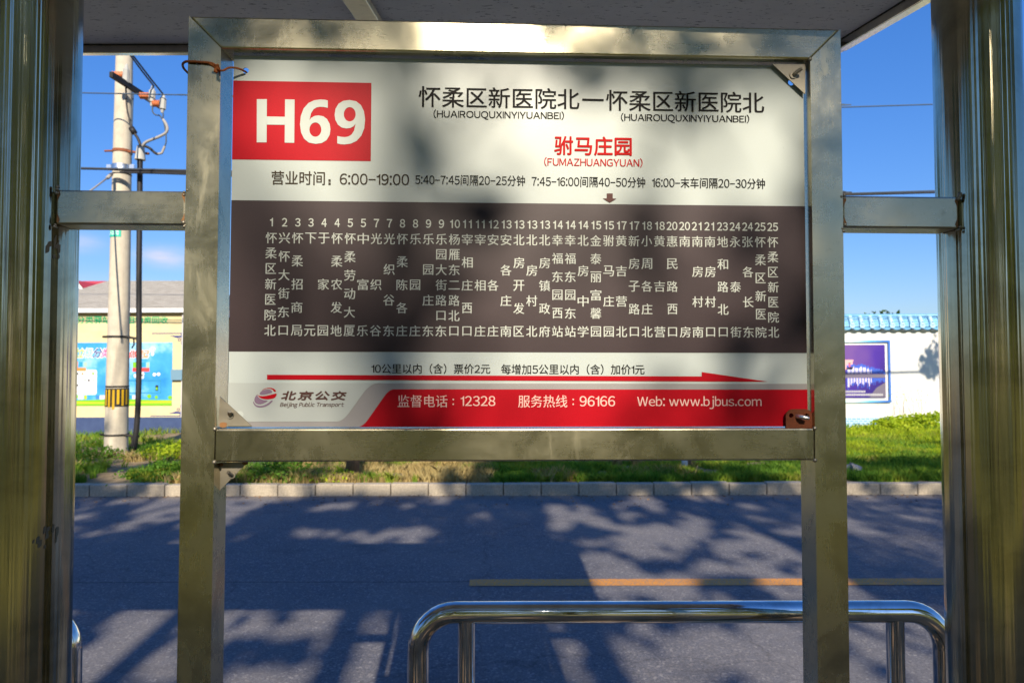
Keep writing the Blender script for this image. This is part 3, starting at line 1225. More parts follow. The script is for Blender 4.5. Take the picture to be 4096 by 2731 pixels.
# ------------------------------------------------------------------ rusty wire tie
tie = empty('wire_tie', L(.02, 0, -.08), 'rusty iron wire twisted round the frame and through the sign\'s upper left hole', 'wire')
WP = [(986, 291, .024), (977, 285, .014), (957, 276, .008), (930, 271, .003), (912, 273, .0), (895, 282, -.003), (878, 283, -.005), (866, 280, -.006)]
wire = [L(*((lambda q: (q[0], d, q[1]))(S(x, y, d)))) for x, y, d in WP]
WQ = [(864, 276, -.0065), (860, 262, -.006), (852, 256, -.0045), (835, 252, -.003), (800, 249, -.003), (765, 247, -.003), (745, 247, -.001), (733, 254, .008), (731, 264, .022), (737, 277, .038), (752, 293, .052)]
wire2 = [L(*((lambda q: (q[0], d, q[1]))(S(x, y, d)))) for x, y, d in WQ]


def cr(pts, n=6):
    out = []
    P = [pts[0]] + list(pts) + [pts[-1]]
    for i in range(1, len(P) - 2):
        a, b, c, d = P[i - 1], P[i], P[i + 1], P[i + 2]
        for k in range(n):
            t = k / n
            out.append(.5 * ((2 * b) + (c - a) * t + (2 * a - 5 * b + 4 * c - d) * t * t + (3 * b - a - 3 * c + d) * t ** 3))
    out.append(pts[-1])
    return out


m = MB()
m.tube(cr([Vector(p) for p in wire]), .0016, 8)
m.tube(cr([Vector(p) for p in wire2]), .0019, 8)
knot = []
cu_, cv_ = S(862, 268, -.008)
for k in range(40):
    a = k * .6
    knot.append(L(cu_ + .003 * math.cos(a) + .00009 * k, -.007 + .003 * math.sin(a), cv_ + .004 - .00026 * k))
m.tube(knot, .0015, 7)
for x, y in ((838, 266), (860, 300), (868, 304)):
    m.tube([L(cu_, -.008, cv_ - .002), L(S(x, y, -.012)[0], -.014, S(x, y, -.012)[1] + .004)], .0016, 7)
m.build('loop', 'rusty_wire', tie, smooth=True, auto=60)


# ------------------------------------------------------------------ handrails
def handrail(x0, x1, y, label, wob=0.0):
    z1, r, R = 1.1255, .0245, .085
    o = empty('handrail', ((x0 + x1) / 2, y, .15), label, 'handrail', 'stainless steel handrails along the platform edge')

    def bend(x, s):
        return [Vector((x + s * (R - R * math.sin(a)), y, z1 - (R - R * math.cos(a)))) for a in np.linspace(0, math.pi / 2, 10)]
    top = bend(x0 + r, 1)[::-1] + bend(x1 - r, -1)
    path = [Vector((x0 + r, y, .15))] + top + [Vector((x1 - r, y, .15))]
    MB().tube(path, r, 28).build('top_tube', 'rail_steel', o, smooth=True, auto=60)
    for x in (x0 + .136, x1 - .137):
        MB().tube([(x, y, .16), (x, y, z1 - r * .6)], .0195, 24).build('inner_upright', 'rail_steel', o, smooth=True, auto=60)
    MB().tube([(x0 + .136, y, .938), (x1 - .137, y, .938)], .0175, 20).build('lower_bar', 'rail_steel', o, smooth=True, auto=60)
    f = MB()
    for x in (x0 + r, x1 - r):
        f.tube([(x, y, .15), (x, y, .165)], .05, 24)
    f.build('foot_flange', 'rail_steel', o, smooth=True, auto=40)
    return o


handrail(-.243, 1.022, 1.6, 'polished steel handrail with rounded corners in front of the road, below the sign')
handrail(-2.28, -.998, 1.6, 'polished steel handrail end peeking out beside the left round post')

# ------------------------------------------------------------------ utility pole
PY = 12.0
pb, pt = at_y(464, 1812, PY), at_y(497, 256, PY)
pole = empty('utility_pole', (pb.x, PY, .12), 'tall tapered concrete utility pole with black and yellow stripes near its foot', 'utility pole')


def pc(z):
    k = (z - pb.z) / (pt.z - pb.z)
    return Vector((pb.x + (pt.x - pb.x) * k, PY, z))


def pr(z):
    k = (z - pb.z) / (pt.z - pb.z)
    return .188 + (.137 - .188) * k


zs = list(np.linspace(.05, 8.6, 20))
MB().tube([pc(z) for z in zs], [pr(z) for z in zs], 40).build('shaft', 'pole_concrete', pole, smooth=True, auto=50)


def zat(py):
    return at_y(470, py, PY).z


def ring(m, z, h, dr, a0=0, a1=2 * math.pi, n=40):
    vs, fs = [], []
    for i in range(n + 1):
        a = a0 + (a1 - a0) * i / n
        for zz in (z - h / 2, z + h / 2):
            c = pc(zz)
            vs.append((c.x + (pr(zz) + dr) * math.cos(a), c.y + (pr(zz) + dr) * math.sin(a), zz))
    for i in range(n):
        fs.append((2 * i, 2 * i + 2, 2 * i + 3, 2 * i + 1))
    m.add(vs, fs)


# striped warning wrap, torn along its lower edge
z1, z0 = zat(1545), zat(1640)
m = MB()
m.use('stripe_black')
ring(m, (z0 + z1) / 2 + .02, z1 - z0 - .10, .004)
ring(m, z1, .03, .005)
m.use('stripe_yellow')
for k in range(16):
    a = 2 * math.pi * k / 16 + .1
    low = z0 + .02 + .10 * random.random()
    ring(m, (low + z1 - .05) / 2, z1 - .05 - low, .006, a, a + .21, 4)
m.build('warning_wrap', None, pole)
# green number plate
zc, zh = zat(931), zat(908) - zat(952)
m = MB()
m.use('plate_green')
ring(m, zc, zh, .006, -math.pi / 2 - 1.0, -math.pi / 2 + .55, 12)
m.use('plate_text')


def polefn(u, d, v):
    c = pc(v)
    a = -math.pi / 2 + u
    return Vector((c.x + (pr(v) + d) * math.cos(a), c.y + (pr(v) + d) * math.sin(a), v))


put(m, '243816', -.85, .36, zc - .065, zc + .045, .009, polefn, .02)
m.build('number_plate', None, pole)
# bands and clamps
m = MB()
ring(m, zat(608), .05, .012)
cz = zat(608)
m.tube([pc(cz) + Vector((-.30, -.02, .01)), pc(cz) + Vector((-.13, -.06, 0))], .018, 8)
m.tube([pc(cz) + Vector((.12, -.06, -.01)), pc(cz) + Vector((.50, -.05, -.05))], .022, 8)
m.build('rusty_band', 'band_rust', pole, smooth=True, auto=50)
m = MB()
cz = zat(672)
ring(m, cz, .085, .014)
for s in (-1, 1):
    c = pc(cz) + Vector((s * .205, -.03, 0))
    m.box((c.x - .04, c.y - .03, c.z - .045), (c.x + .04, c.y + .03, c.z + .045))
m.build('silver_clamp', 'galvanised', pole)
m = MB()
ring(m, zat(700), .02, .006)
for yy, w in ((1347, .035), (1737, .03)):
    cz = zat(yy)
    ring(m, cz, w, .010)
    c = pc(cz)
    m.tube([c + Vector((-.26, -.02, 0)), c + Vector((-.17, -.05, 0))], .02, 8)
    m.tube([c + Vector((.15, -.06, 0)), c + Vector((.33, -.05, -.03)), at_y(556, yy + 8, PY - .05)], .02, 8)
    m.tube([c + Vector((.30, -.06, -.02)), c + Vector((.31, -.06, -.14)), c + Vector((.27, -.06, -.20))], .014, 8)
m.build('iron_band', 'iron_black', pole)
# cross arm with three insulators
ar0, ar1 = at_y(444, 298, PY - .9), at_y(648, 430, PY + .55)
arm_m = MB()
dv = (ar1 - ar0)
side = Vector((dv.y, -dv.x, 0)).normalized() * .03
for e, h in ((side, .045),):
    vs = [ar0 - e, ar0 + e, ar1 + e, ar1 - e]
    arm_m.add([p + Vector((0, 0, -h)) for p in vs] + [p + Vector((0, 0, h)) for p in vs], [(0, 3, 2, 1), (4, 5, 6, 7), (0, 1, 5, 4), (1, 2, 6, 5), (2, 3, 7, 6), (3, 0, 4, 7)])
arm_o = arm_m.build('cross_arm', 'iron_black', pole)
INS = ((448, 494, 300, 505, 258, 348), (560, 597, 384, 609, 345, 425), (612, 640, 415, 652, 377, 452))
for (x0, x1, y, xc, ya, yb) in INS:
    m = MB()
    yd = PY - .5
    pa, pbb = at_y(x0, y, yd), at_y(x1, y, yd)
    n = 4
    pts, rs = [], []
    for k in range(n * 4 + 1):
        pts.append(pa.lerp(pbb, k / (n * 4)))
        rs.append(.042 + .016 * (1 if k % 4 in (1, 2) else 0))
    m.tube(pts, rs, 14)
    m.build('insulator', 'insulator', arm_o, smooth=True, auto=60)
    m = MB()
    ca, cb = at_y(xc + 2, ya, yd), at_y(xc - 3, yb, yd)
    m.tube([ca, ca.lerp(cb, .2), ca.lerp(cb, .25), ca.lerp(cb, .8), ca.lerp(cb, .82), cb], [.02, .035, .055, .055, .035, .02], 8)
    m.build('strain_clamp', 'clamp_grey', arm_o, smooth=True, auto=40)
# jumpers and the black riser cable
yd = PY - .5


def PP(lst, y=yd):
    return [at_y(400 + a / 3.825, 230 + b / 3.825, y) for a, b in lst]


m = MB()
m.tube(cr(PP([(395, 450), (400, 560), (405, 700), (425, 850), (455, 950)])), .014, 8)
m.tube(cr(PP([(455, 950), (480, 1050), (520, 1150), (580, 1240), (620, 1350)])), .024, 8)
m.tube(PP([(478, 1080), (530, 1160)]), .05, 8)
m.tube(cr(PP([(680, 1355), (760, 1390), (840, 1460), (890, 1480)])), .022, 8)
m.build('jumper_cable', 'cable_black', pole, smooth=True)
m = MB()
m.tube(cr(PP([(640, 1360), (700, 1300), (800, 1255), (900, 1215), (1000, 1160), (1030, 1100), (1015, 1030), (965, 950)])), .024, 8)
m.tube(cr(PP([(880, 1475), (940, 1465), (970, 1410), (990, 1360)])), .020, 8)
m.build('jumper_cable', 'cable_grey', pole, smooth=True)
m = MB()
m.tube(cr(PP([(805, 745), (805, 830), (850, 880), (910, 890), (950, 940)])), .012, 8)
m.tube(cr(PP([(968, 860), (965, 950), (990, 1050), (1010, 1200), (1010, 1300), (990, 1360)])), .012, 8)
m.tube(PP([(510, 545), (497, 800), (485, 1200), (485, 1500)]), .012, 8)
m.build('jumper_cable', 'cable_blue_grey', pole, smooth=True)
m = MB()
rp = [at_y(560, 615, yd + .3), at_y(559, 800, yd + .3), at_y(556, 1100, yd + .3), at_y(556, 1400, yd + .3), at_y(554, 1560, yd + .3), at_y(548, 1690, yd + .3), at_y(536, 1800, yd + .3)]
m.tube(cr(rp), .046, 14)
m.build('riser_cable', 'cable_black', pole, smooth=True)
m = MB()
m.tube([at_y(563, 585, yd + .3), at_y(560, 640, yd + .3)], [.06, .09], 10)
m.build('cable_boot', 'clamp_grey', pole, smooth=True, auto=50)
# stay wire going down to the left
m = MB()
m.tube([at_y(446, 697, PY - .25), at_y(430, 712, PY - .4)], .03, 8)
m.tube([at_y(430, 712, PY - .4), at_y(370, 757, PY - .9), at_y(150, 920, PY - 2.6)], .014, 8)
m.build('stay_wire', 'cable_grey', pole, smooth=True)

# overhead lines
grp = 'overhead lines strung along the road'


def span(name, pts, r, mat, label, sag=0.0):
    m = MB()
    m.tube(cr([Vector(p) for p in pts], 8), r, 8)
    return tag(m.build(name, mat, None, smooth=True), label, 'cable', grp)


a, b, c, d = at_y(320, 372, PY - .6), at_y(748, 381, PY - .6), at_y(3372, 418, PY - .6), at_y(3734, 418, PY - .6)
span('power_line', [(-45, PY - .6, a.z + .9), a, b, (b + c) / 2 + Vector((0, 0, -.12)), c, d, (45, PY - .6, d.z + 1.2)], .011, 'cable_blue_grey', 'single thin overhead wire crossing the sky highest, just under the insulators')
a, b, c, d = at_y(318, 675, PY - .4), at_y(745, 697, PY - .4), at_y(3372, 770, PY - .4), at_y(3740, 770, PY - .4)
b2 = at_y(480, 689, PY - .4)
span('telecom_line', [(-45, PY - .4, a.z + .8), a, b2, b, (b + c) / 2 + Vector((0, 0, -.05)), c, d, (45, PY - .4, d.z + 1.0)], .017, 'cable_black', 'thick black overhead cable passing the silver clamp, lower of the pair')
a, b = at_y(318, 671, PY - .35), at_y(745, 694, PY - .35)
b2 = at_y(440, 680, PY - .35)
b3 = at_y(610, 686, PY - .35)
span('telecom_line', [(-45, PY - .35, a.z + .85), a, b2, b3, b, (b + c) / 2 + Vector((0, 0, .02)), c + Vector((0, 0, .02)), d + Vector((0, 0, .03)), (45, PY - .35, d.z + 1.1)], .011, 'cable_blue_grey', 'thinner overhead cable running just above the thick black cable at the silver clamp')
p0 = at_y(615, 345, yd)
span('service_line', [p0, (p0.x * .98, 6, p0.z + 1.1), (p0.x * .94, -8, p0.z + 2.2)], .014, 'cable_blue_grey', 'left of the two service wires rising steeply from the insulators to the canopy')
p0 = at_y(653, 378, yd)
span('service_line', [p0, (p0.x * .98, 6, p0.z + 1.0), (p0.x * .94, -8, p0.z + 2.1)], .014, 'cable_blue_grey', 'right of the two service wires rising steeply from the insulators to the canopy')

# ------------------------------------------------------------------ kiosk on the left
KY = 15.6
BX0, BX1 = -10.95, -7.40
kiosk = empty('recycling_kiosk', ((BX0 + BX1) / 2, KY, .12), 'small cream yellow recycling kiosk with tan shingle roof and blue base', 'kiosk')
eave_b, eave_t = at_y(600, 1250, KY - .1).z, at_y(600, 1233, KY - .1).z
dz = at_y(600, 1668, KY).z
MB().box((BX0, KY, dz), (BX1, KY + 3.4, eave_b + .02)).build('wall', 'yellow_wall', kiosk)
MB().box((BX0 - .01, KY - .012, .05), (BX1 + .01, KY + 3.41, dz)).build('base_band', 'blue_dado', kiosk)
MB().box((BX1 - .13, KY - .05, dz), (BX1 + .02, KY - .002, eave_b - .02)).build('corner_pier', 'caption_grey', kiosk)
EX0, EX1, EY0, EY1 = BX0 - .22, BX1 + .25, KY - .12, KY + 3.7
MB().box((EX0 + .02, EY0 + .02, eave_b - .015), (EX1 - .02, EY1, eave_b + .0)).build('soffit', 'soffit', kiosk)
fas = MB()
fas.box((EX0, EY0 - .02, eave_b + .001), (EX1, EY0 + .05, eave_t + .01))
fas.box((EX0, EY0 + .051, eave_b + .001), (EX0 + .05, EY1, eave_t + .01))
fas.box((EX1 - .05, EY0 + .051, eave_b + .001), (EX1, EY1, eave_t + .01))
fas.build('fascia', 'white_trim', kiosk)
rt = at_y(600, 1123, KY + 1.7).z
rx0 = at_y(430, 1128, KY + 1.7).x
zt = eave_t + .012
rf = MB()
rf.add([(EX0, EY0 - .03, zt), (EX1, EY0 - .03, zt), (EX1, EY1, zt), (EX0, EY1, zt), (rx0, KY + 1.7, rt), (EX1 - .5, KY + 1.7, rt)],
       [(0, 1, 5, 4), (1, 2, 5), (2, 3, 4, 5), (3, 0, 4), (0, 3, 2, 1)])
rf.build('roof', 'shingles', kiosk)
wf = wallfn(KY)


def kx(px, py=1500):
    return at_y(px, py, KY).x


def kz(py):
    return at_y(500, py, KY).z


m = MB()
ha = lambda x: 290 + x / 5.004
hb_ = lambda y: 1230 + y / 5.004
put(m, '垃圾分类驿站', kx(234), kx(ha(745)), kz(hb_(315)), kz(hb_(172)), -.004, wf, .025)
put(m, '旧物资回收', kx(ha(1090)), kx(ha(1895)), kz(hb_(322)), kz(hb_(185)), -.004, wf, .025)
m.build('wall_lettering', 'sign_green', kiosk)
# blue waste sorting poster
ka = lambda x: kx(290 + x / 3.919)
kb = lambda y: kz(1360 + y / 3.919)
px1 = ka(1565)
px0 = -10.60
pm = MB()
pm.box((px0, KY - .014, kb(1025)), (px1, KY - .002, kb(40)))
poster = pm.build('poster', 'poster_blue', kiosk)
pm = MB()


def prect(mat, x0, y0, x1, y1, d=-.017):
    pm.use(mat)
    u0, u1, v0, v1 = ka(x0), ka(x1), kb(y1), kb(y0)
    pm.sheet([(u0, v0), (u1, v0), (u1, v1), (u0, v1)], d, wf)


def pblob(mat, x, y, r, d=-.019):
    pm.use(mat)
    u, v = ka(x), kb(y)
    pm.sheet([(u + r * math.cos(a) * random.uniform(.85, 1.15), v + r * math.sin(a)) for a in np.linspace(0, 6.28, 13)[:-1]], d, wf)


pm.use('poster_green')
top = [(x, kb(930 + 8 * math.sin(x * 3))) for x in np.linspace(px1, px0, 30)]
pm.sheet([(px0, kb(1024)), (px1, kb(1024))] + top, -.017, wf)
pm.use('poster_lime')
pm.sheet([(px0, kb(1000)), (px1, kb(990))] + [(x, kb(955 + 12 * math.sin(x * 2 + 1))) for x in np.linspace(px1, px0, 30)], -.019, wf)
pm.use('poster_white')
for q in (rounded(ka(-150), kb(855), ka(390), kb(460), .05),):
    pm.sheet(q, -.017, wf)
for x, y, mt in ((85, 525, 'stripe_black'), (165, 525, 'poster_orange'), (330, 522, 'poster_green'), (205, 625, 'poster_pale_green'), (265, 628, 'stripe_black'), (335, 628, 'poster_pale_green'),
                 (85, 705, 'stripe_black'), (65, 803, 'poster_orange'), (330, 800, 'caption_grey'), (130, 800, 'caption_grey'), (-20, 620, 'poster_teal')):
    pblob(mt, x, y, .026)
prect('poster_orange', 45, 335, 88, 430)
prect('poster_teal', 105, 340, 162, 415)
prect('poster_pale_green', 178, 340, 235, 415)
prect('poster_orange', -60, 430, 218, 482, -.020)
prect('poster_green', 950, 345, 1008, 430)
prect('poster_teal', 1090, 348, 1140, 420)
prect('poster_pale_green', 1160, 348, 1212, 430)
prect('poster_red', 946, 434, 1210, 494)
for x0, y0, x1, y1 in ((700, 622, 1400, 645), (700, 820, 1400, 835), (1385, 646, 1400, 819)):
    prect('poster_line', x0, y0, x1, y1)
prect('stripe_black', 1308, 708, 1352, 795)
prect('poster_green', 1316, 740, 1344, 780, -.019)
for x, y, r in ((1000, 560, .05), (1100, 530, .05), (1095, 575, .05), (1290, 540, .04), (1355, 535, .04)):
    pblob('poster_white', x, y, r)
for x, y, r in ((1215, 880, .05), (1325, 895, .04), (1540, 898, .045), (70, 880, .05)):
    pblob('poster_green', x, y, r)
for x0, x1, mt in ((100, 185, 'poster_white'), (195, 240, 'poster_lime'), (380, 430, 'frame_blue'), (440, 540, 'photo_white'), (875, 940, 'poster_teal'), (950, 1010, 'photo_white')):
    prect(mt, x0, 862, x1, 925, -.0185)
pm.use('poster_white')
bx, by = ka(1255), kb(160)
pm.sheet([(bx + .075 * math.cos(a) * (1 if math.sin(a) > 0 else .75), by + (.085 if math.sin(a) > 0 else .13) * math.sin(a)) for a in np.linspace(0, 6.28, 19)[:-1]], -.017, wf)
pm.use('poster_teal')
for k in (-1, 0, 1):
    pm.sheet([(bx + k * .035 - .006, by - .08), (bx + k * .035 + .006, by - .08), (bx + k * .045 + .006, by + .06), (bx + k * .045 - .006, by + .06)], -.019, wf)
xs = [(302, 336), (338, 372), (374, 408), (408, 436)]
for (a0, a1), ch, mt in zip(xs, '垃圾分类', ('poster_lime', 'poster_pale_green', 'navy', 'poster_pink')):
    pm.use('poster_white')
    put(pm, ch, kx(a0) - .012, kx(a1) + .012, kz(1431), kz(1391), -.017, wf, .05, .25)
    pm.use(mt)
    put(pm, ch, kx(a0), kx(a1), kz(1429), kz(1393), -.019, wf, .015, .25)
for (a0, a1), ch, mt in zip(((438, 474), (476, 512), (516, 552), (554, 596)), '从我做起', ('poster_pink', 'poster_pink', 'poster_red', 'poster_orange')):
    pm.use('poster_white')
    put(pm, ch, kx(a0) - .01, kx(a1) + .01, kz(1433), kz(1399), -.017, wf, .05, .25)
    pm.use(mt)
    put(pm, ch, kx(a0), kx(a1), kz(1431), kz(1401), -.019, wf, .015, .25)
pm.build('poster_print', None, poster)
# navy corner ornaments
om = MB()
sx = lambda x: kx(ha(x))
sz = lambda y: kz(hb_(y))
for flip in (0, 1):
    def oz(y):
        return sz(y) if not flip else kz(1663.5) + (sz(518) - sz(y))
    om.sheet([(sx(1575), oz(528)), (sx(2190), oz(528)), (sx(2190), oz(510)), (sx(1575), oz(510))][::1 if not flip else -1], -.004, wf)
    om.sheet([(sx(1930), oz(565)), (sx(2080), oz(608)), (sx(2230), oz(590)), (sx(2230), oz(565))][::1 if not flip else -1], -.004, wf)
    om.sheet([(sx(2165), oz(720)), (sx(2205), oz(860)), (sx(2235), oz(560)), (sx(2190), oz(560))][::1 if not flip else -1], -.006, wf)
    for (x, y) in ((2130, 645), (2185, 535), (2200, 610)):
        for (a0, b0, a1, b1) in ((-28, -28, 28, -16), (-28, 16, 28, 28), (-28, -15, -16, 15), (16, -15, 28, 15)):
            q = [(sx(x + a0), oz(y + b1)), (sx(x + a1), oz(y + b1)), (sx(x + a1), oz(y + b0)), (sx(x + a0), oz(y + b0))]
            om.sheet(q[::1 if not flip else -1], -.008, wf)
om.build('corner_ornament', 'navy', kiosk)
MB().box((ka(1572), KY - .09, kb(625)), (ka(1745), KY - .055, kb(462))).build('meter_box', 'poster_bluegrey', kiosk)

# far house with a red roof
hx = at_y(332, 1129, 40)
house = empty('red_roofed_house', (hx.x - 1, 40, .12), 'distant white house with a red roof, just left of the kiosk roof', 'house')
MB().box((hx.x - 9, 40, .1), (hx.x + 1.6, 47, hx.z - 1.15)).build('wall', 'white_wall', house)
m = MB()
m.add([(hx.x - 9.3, 39.6, hx.z - 1.1), (hx.x + 2.0, 39.6, hx.z - 1.1), (hx.x + 2.0, 47.4, hx.z - 1.1), (hx.x - 9.3, 47.4, hx.z - 1.1), (hx.x - 8, 43.5, hx.z + .5), (hx.x + .3, 43.5, hx.z + .5)],
      [(0, 1, 5, 4), (1, 2, 5), (2, 3, 4, 5), (3, 0, 4), (0, 3, 2, 1)])
m.add([(hx.x - .9, 39.4, hx.z - .95), (hx.x + .9, 39.4, hx.z - .95), (hx.x, 39.4, hx.z + .05), (hx.x - .9, 42, hx.z - .95), (hx.x + .9, 42, hx.z - .95), (hx.x, 42.4, hx.z + .05)],
      [(0, 2, 5, 3), (1, 4, 5, 2)])
m.build('roof', 'red_roof', house)
m = MB()
m.add([(hx.x - .8, 39.45, hx.z - .95), (hx.x + .8, 39.45, hx.z - .95), (hx.x, 39.45, hx.z - .02)], [(0, 1, 2)])
dorm = m.build('dormer', 'white_wall', house)
MB().box((hx.x - .18, 39.38, hx.z - .85), (hx.x + .18, 39.42, hx.z - .45)).build('window', 'cable_blue_grey', dorm)

# ------------------------------------------------------------------ white wall on the right
WY = 17.0
WX0, WX1 = -1.5, 34.0
wall = empty('boundary_wall', ((WX0 + WX1) / 2, WY, .12), 'white boundary wall with pale blue tile coping and blue brick foot', 'wall')


def wz(py):
    return at_y(3550, py, WY).z


def wx(px):
    return at_y(px, 1450, WY).x


zb, zu, zt_, zr = wz(1668), wz(1317), wz(1305), wz(1258)
MB().box((WX0, WY, .05), (WX1, WY + .3, zu + .02)).build('wall_face', 'white_wall', wall)
MB().box((WX0, WY - .03, .05), (WX1, WY - .001, zb)).build('brick_foot', 'blue_brick', wall)
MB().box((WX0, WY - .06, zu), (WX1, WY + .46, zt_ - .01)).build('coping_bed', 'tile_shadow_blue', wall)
MB().box((WX0, WY - .02, zu - .05), (WX1, WY - .001, zu - .001)).build('moulding', 'white_trim', wall)
cm_ = MB()
yf = WY - .13
cm_.add([(WX0, yf, zt_ - .02), (WX1, yf, zt_ - .02), (WX1, WY + .0, zr - .05), (WX0, WY + .0, zr - .05), (WX1, WY + .6, zt_ - .02), (WX0, WY + .6, zt_ - .02)],
        [(0, 1, 2, 3), (3, 2, 4, 5), (0, 5, 4, 1)])
slope = cm_.build('tile_slope', 'tile_blue', wall)
MB().tube([(WX0, WY + .02, zr - .03), (WX1, WY + .02, zr - .03)], .05, 10).build('ridge', 'tile_blue', wall, smooth=True)
tm = MB()
tile_xs = np.arange(wx(3399.5) - .2478 * 42, WX1, .2478)
for x in tile_xs:
    if x < WX0:
        continue
    tm.use('tile_pale_blue')
    tm.tube([(x, yf - .02, zt_ + .015), (x, WY - .03, zr - .045)], .048, 10)
    tm.tube([(x, yf - .035, zt_ + .012), (x, yf - .022, zt_ + .012)], .066, 14)
    tm.use('tile_blue')
    q = [(x + .124 + .10 * math.cos(a), zt_ - .035 + (.06 * math.sin(a) if math.sin(a) < 0 else 0)) for a in np.linspace(math.pi, 2 * math.pi, 9)]
    tm.prism([(u, v) for u, v in q], -.02, .0, lambda u, d, v: Vector((u, yf + d, v)))
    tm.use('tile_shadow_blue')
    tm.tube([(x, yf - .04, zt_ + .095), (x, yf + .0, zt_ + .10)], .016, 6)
tm.build('tile_row', None, slope, smooth=True, auto=50)
lm = MB()
for k in range(4):
    f_ = k / 4 + .1
    z_ = zt_ - .02 + (zr - .05 - zt_ + .02) * f_
    y_ = yf + (WY - yf) * f_
    lm.box((WX0, y_ - .012, z_ + .002), (WX1, y_ + .008, z_ + .014))
lm.build('tile_course', 'tile_pale_blue', slope)
# framed night photograph of a lit bridge
FX1, FZ1, FZ0 = wx(3558), wz(1361), wz(1609)
FX0 = FX1 - 4.1
wf = wallfn(WY)
t = NT('frame_fade')
sp = t.node('ShaderNodeSeparateXYZ')
t.l.new(t.coords(), sp.inputs[0])
k = t.math('DIVIDE', t.math('SUBTRACT', sp.outputs[0], FX1 - (WX0 + WX1) / 2 - 1.15), 1.0)
t.set(base=t.ramp(k, [(.2, (.60, .86, .90)), (.62, (.12, .45, .78)), (1.0, (.04, .17, .58))]), rough=.5)
m = MB()
fw_ = .048
m.box((FX0, WY - .05, FZ0), (FX1 - fw_, WY - .002, FZ0 + fw_))
m.box((FX0, WY - .05, FZ1 - fw_), (FX1 - fw_, WY - .002, FZ1))
m.box((FX1 - fw_, WY - .05, FZ0), (FX1, WY - .002, FZ1))
m.box((FX0 - fw_, WY - .05, FZ0), (FX0, WY - .002, FZ1))
m.build('picture_frame', 'frame_fade', wall)
QX1, QZ1, QZ0 = wx(3538), wz(1379), wz(1590)
QX0 = FX0 + .14
pic = MB().box((QX0, WY - .03, QZ0), (QX1, WY - .004, QZ1)).build('picture', 'photo_purple', wall)
pm = MB()
cx_ = lambda x: wx(3340 + x / 3.015)
cz_ = lambda y: wz(1200 + y / 3.015)


def wpoly(mat, pts, d):
    pm.use(mat)
    pm.sheet([(cx_(x), cz_(y)) for x, y in pts], d, wf)


wpoly('photo_grey', [(-600, 935), (594, 935), (594, 892), (-600, 880)], -.033)
wpoly('photo_grey', [(400, 1172), (594, 1172), (594, 990), (480, 1060)], -.033)
wpoly('photo_pink', [(60, 835), (200, 835), (216, 790), (200, 760), (216, 718), (60, 718)], -.036)
wpoly('poster_red', [(150, 800), (185, 800), (165, 780), (185, 755), (150, 755), (165, 778)], -.038)
random.seed(5)
for k in range(40):
    x = 130 + k * 11.6
    top = 775 + max(0, x - 300) * .28 + random.uniform(-12, 12)
    bot = 885 - random.uniform(0, 8)
    mt = 'photo_white' if (x < 430 and k % 4) else 'photo_blue'
    wpoly(mt, [(x, bot), (x + 13, bot), (x + 9, top + 30), (x - 2, top + 34)], -.036)
    wpoly('photo_blue', [(x, top + 32), (x + 13, top + 30), (x + 11, top), (x - 2, top + 4)], -.0365)
    ln = random.uniform(50, 120) * (1.0 if x < 420 else .55)
    wpoly('photo_white' if (x < 430 and k % 3) else 'photo_blue', [(x, 938 + ln), (x + 9, 938 + ln * .9), (x + 9, 938), (x, 938)], -.036)
    if k % 2:
        wpoly('photo_blue', [(x, 938 + ln * 1.3), (x + 8, 938 + ln * 1.3), (x + 8, 938 + ln), (x, 938 + ln)], -.0365)
for x0, y0, x1, y1 in ((-400, 1088, 360, 1112), (-400, 1126, 580, 1152)):
    for x in np.arange(x0, x1 - 15, 21):
        wpoly('caption_grey', [(x, y1), (x + 15, y1), (x + 15, y0), (x, y0)], -.034)
pm.build('picture_print', None, pic)

# ------------------------------------------------------------------ plants
GZ = lambda x, y: float(verge_z(x, y))


def clump(name, x, y, r, h, n, size, mat, label, cat, grp_):
    z = GZ(x, y)
    o = empty(name, (x, y, z), label, cat, grp_)
    P = rng.normal(size=(n, 3)) * np.array([r * .5, r * .5, 0])
    hh = rng.random(n) ** .8 * h * (1 - .6 * np.clip(np.hypot(P[:, 0], P[:, 1]) / r, 0, 1))
    lump = vnoise((P[:, 0] + x) / (r * .35), hh / (h * .3), 9)
    keep = lump > .3
    P = (P + np.stack([np.full(n, x), np.full(n, y), z + hh], 1))[keep]
    V, Q = leaf_quads(P, size)
    fast_mesh('foliage', V, Q, mat, o)
    m = MB()
    for k in range(7):
        a = random.uniform(0, 6.28)
        q = random.uniform(0, r * .5)
        m.tube([(x + q * .4 * math.cos(a), y + q * .4 * math.sin(a), z - .02), (x + q * math.cos(a), y + q * math.sin(a), z + h * random.uniform(.5, .95))], [.006, .002], 5)
    m.build('stem', 'bright_weed', o)
    return o


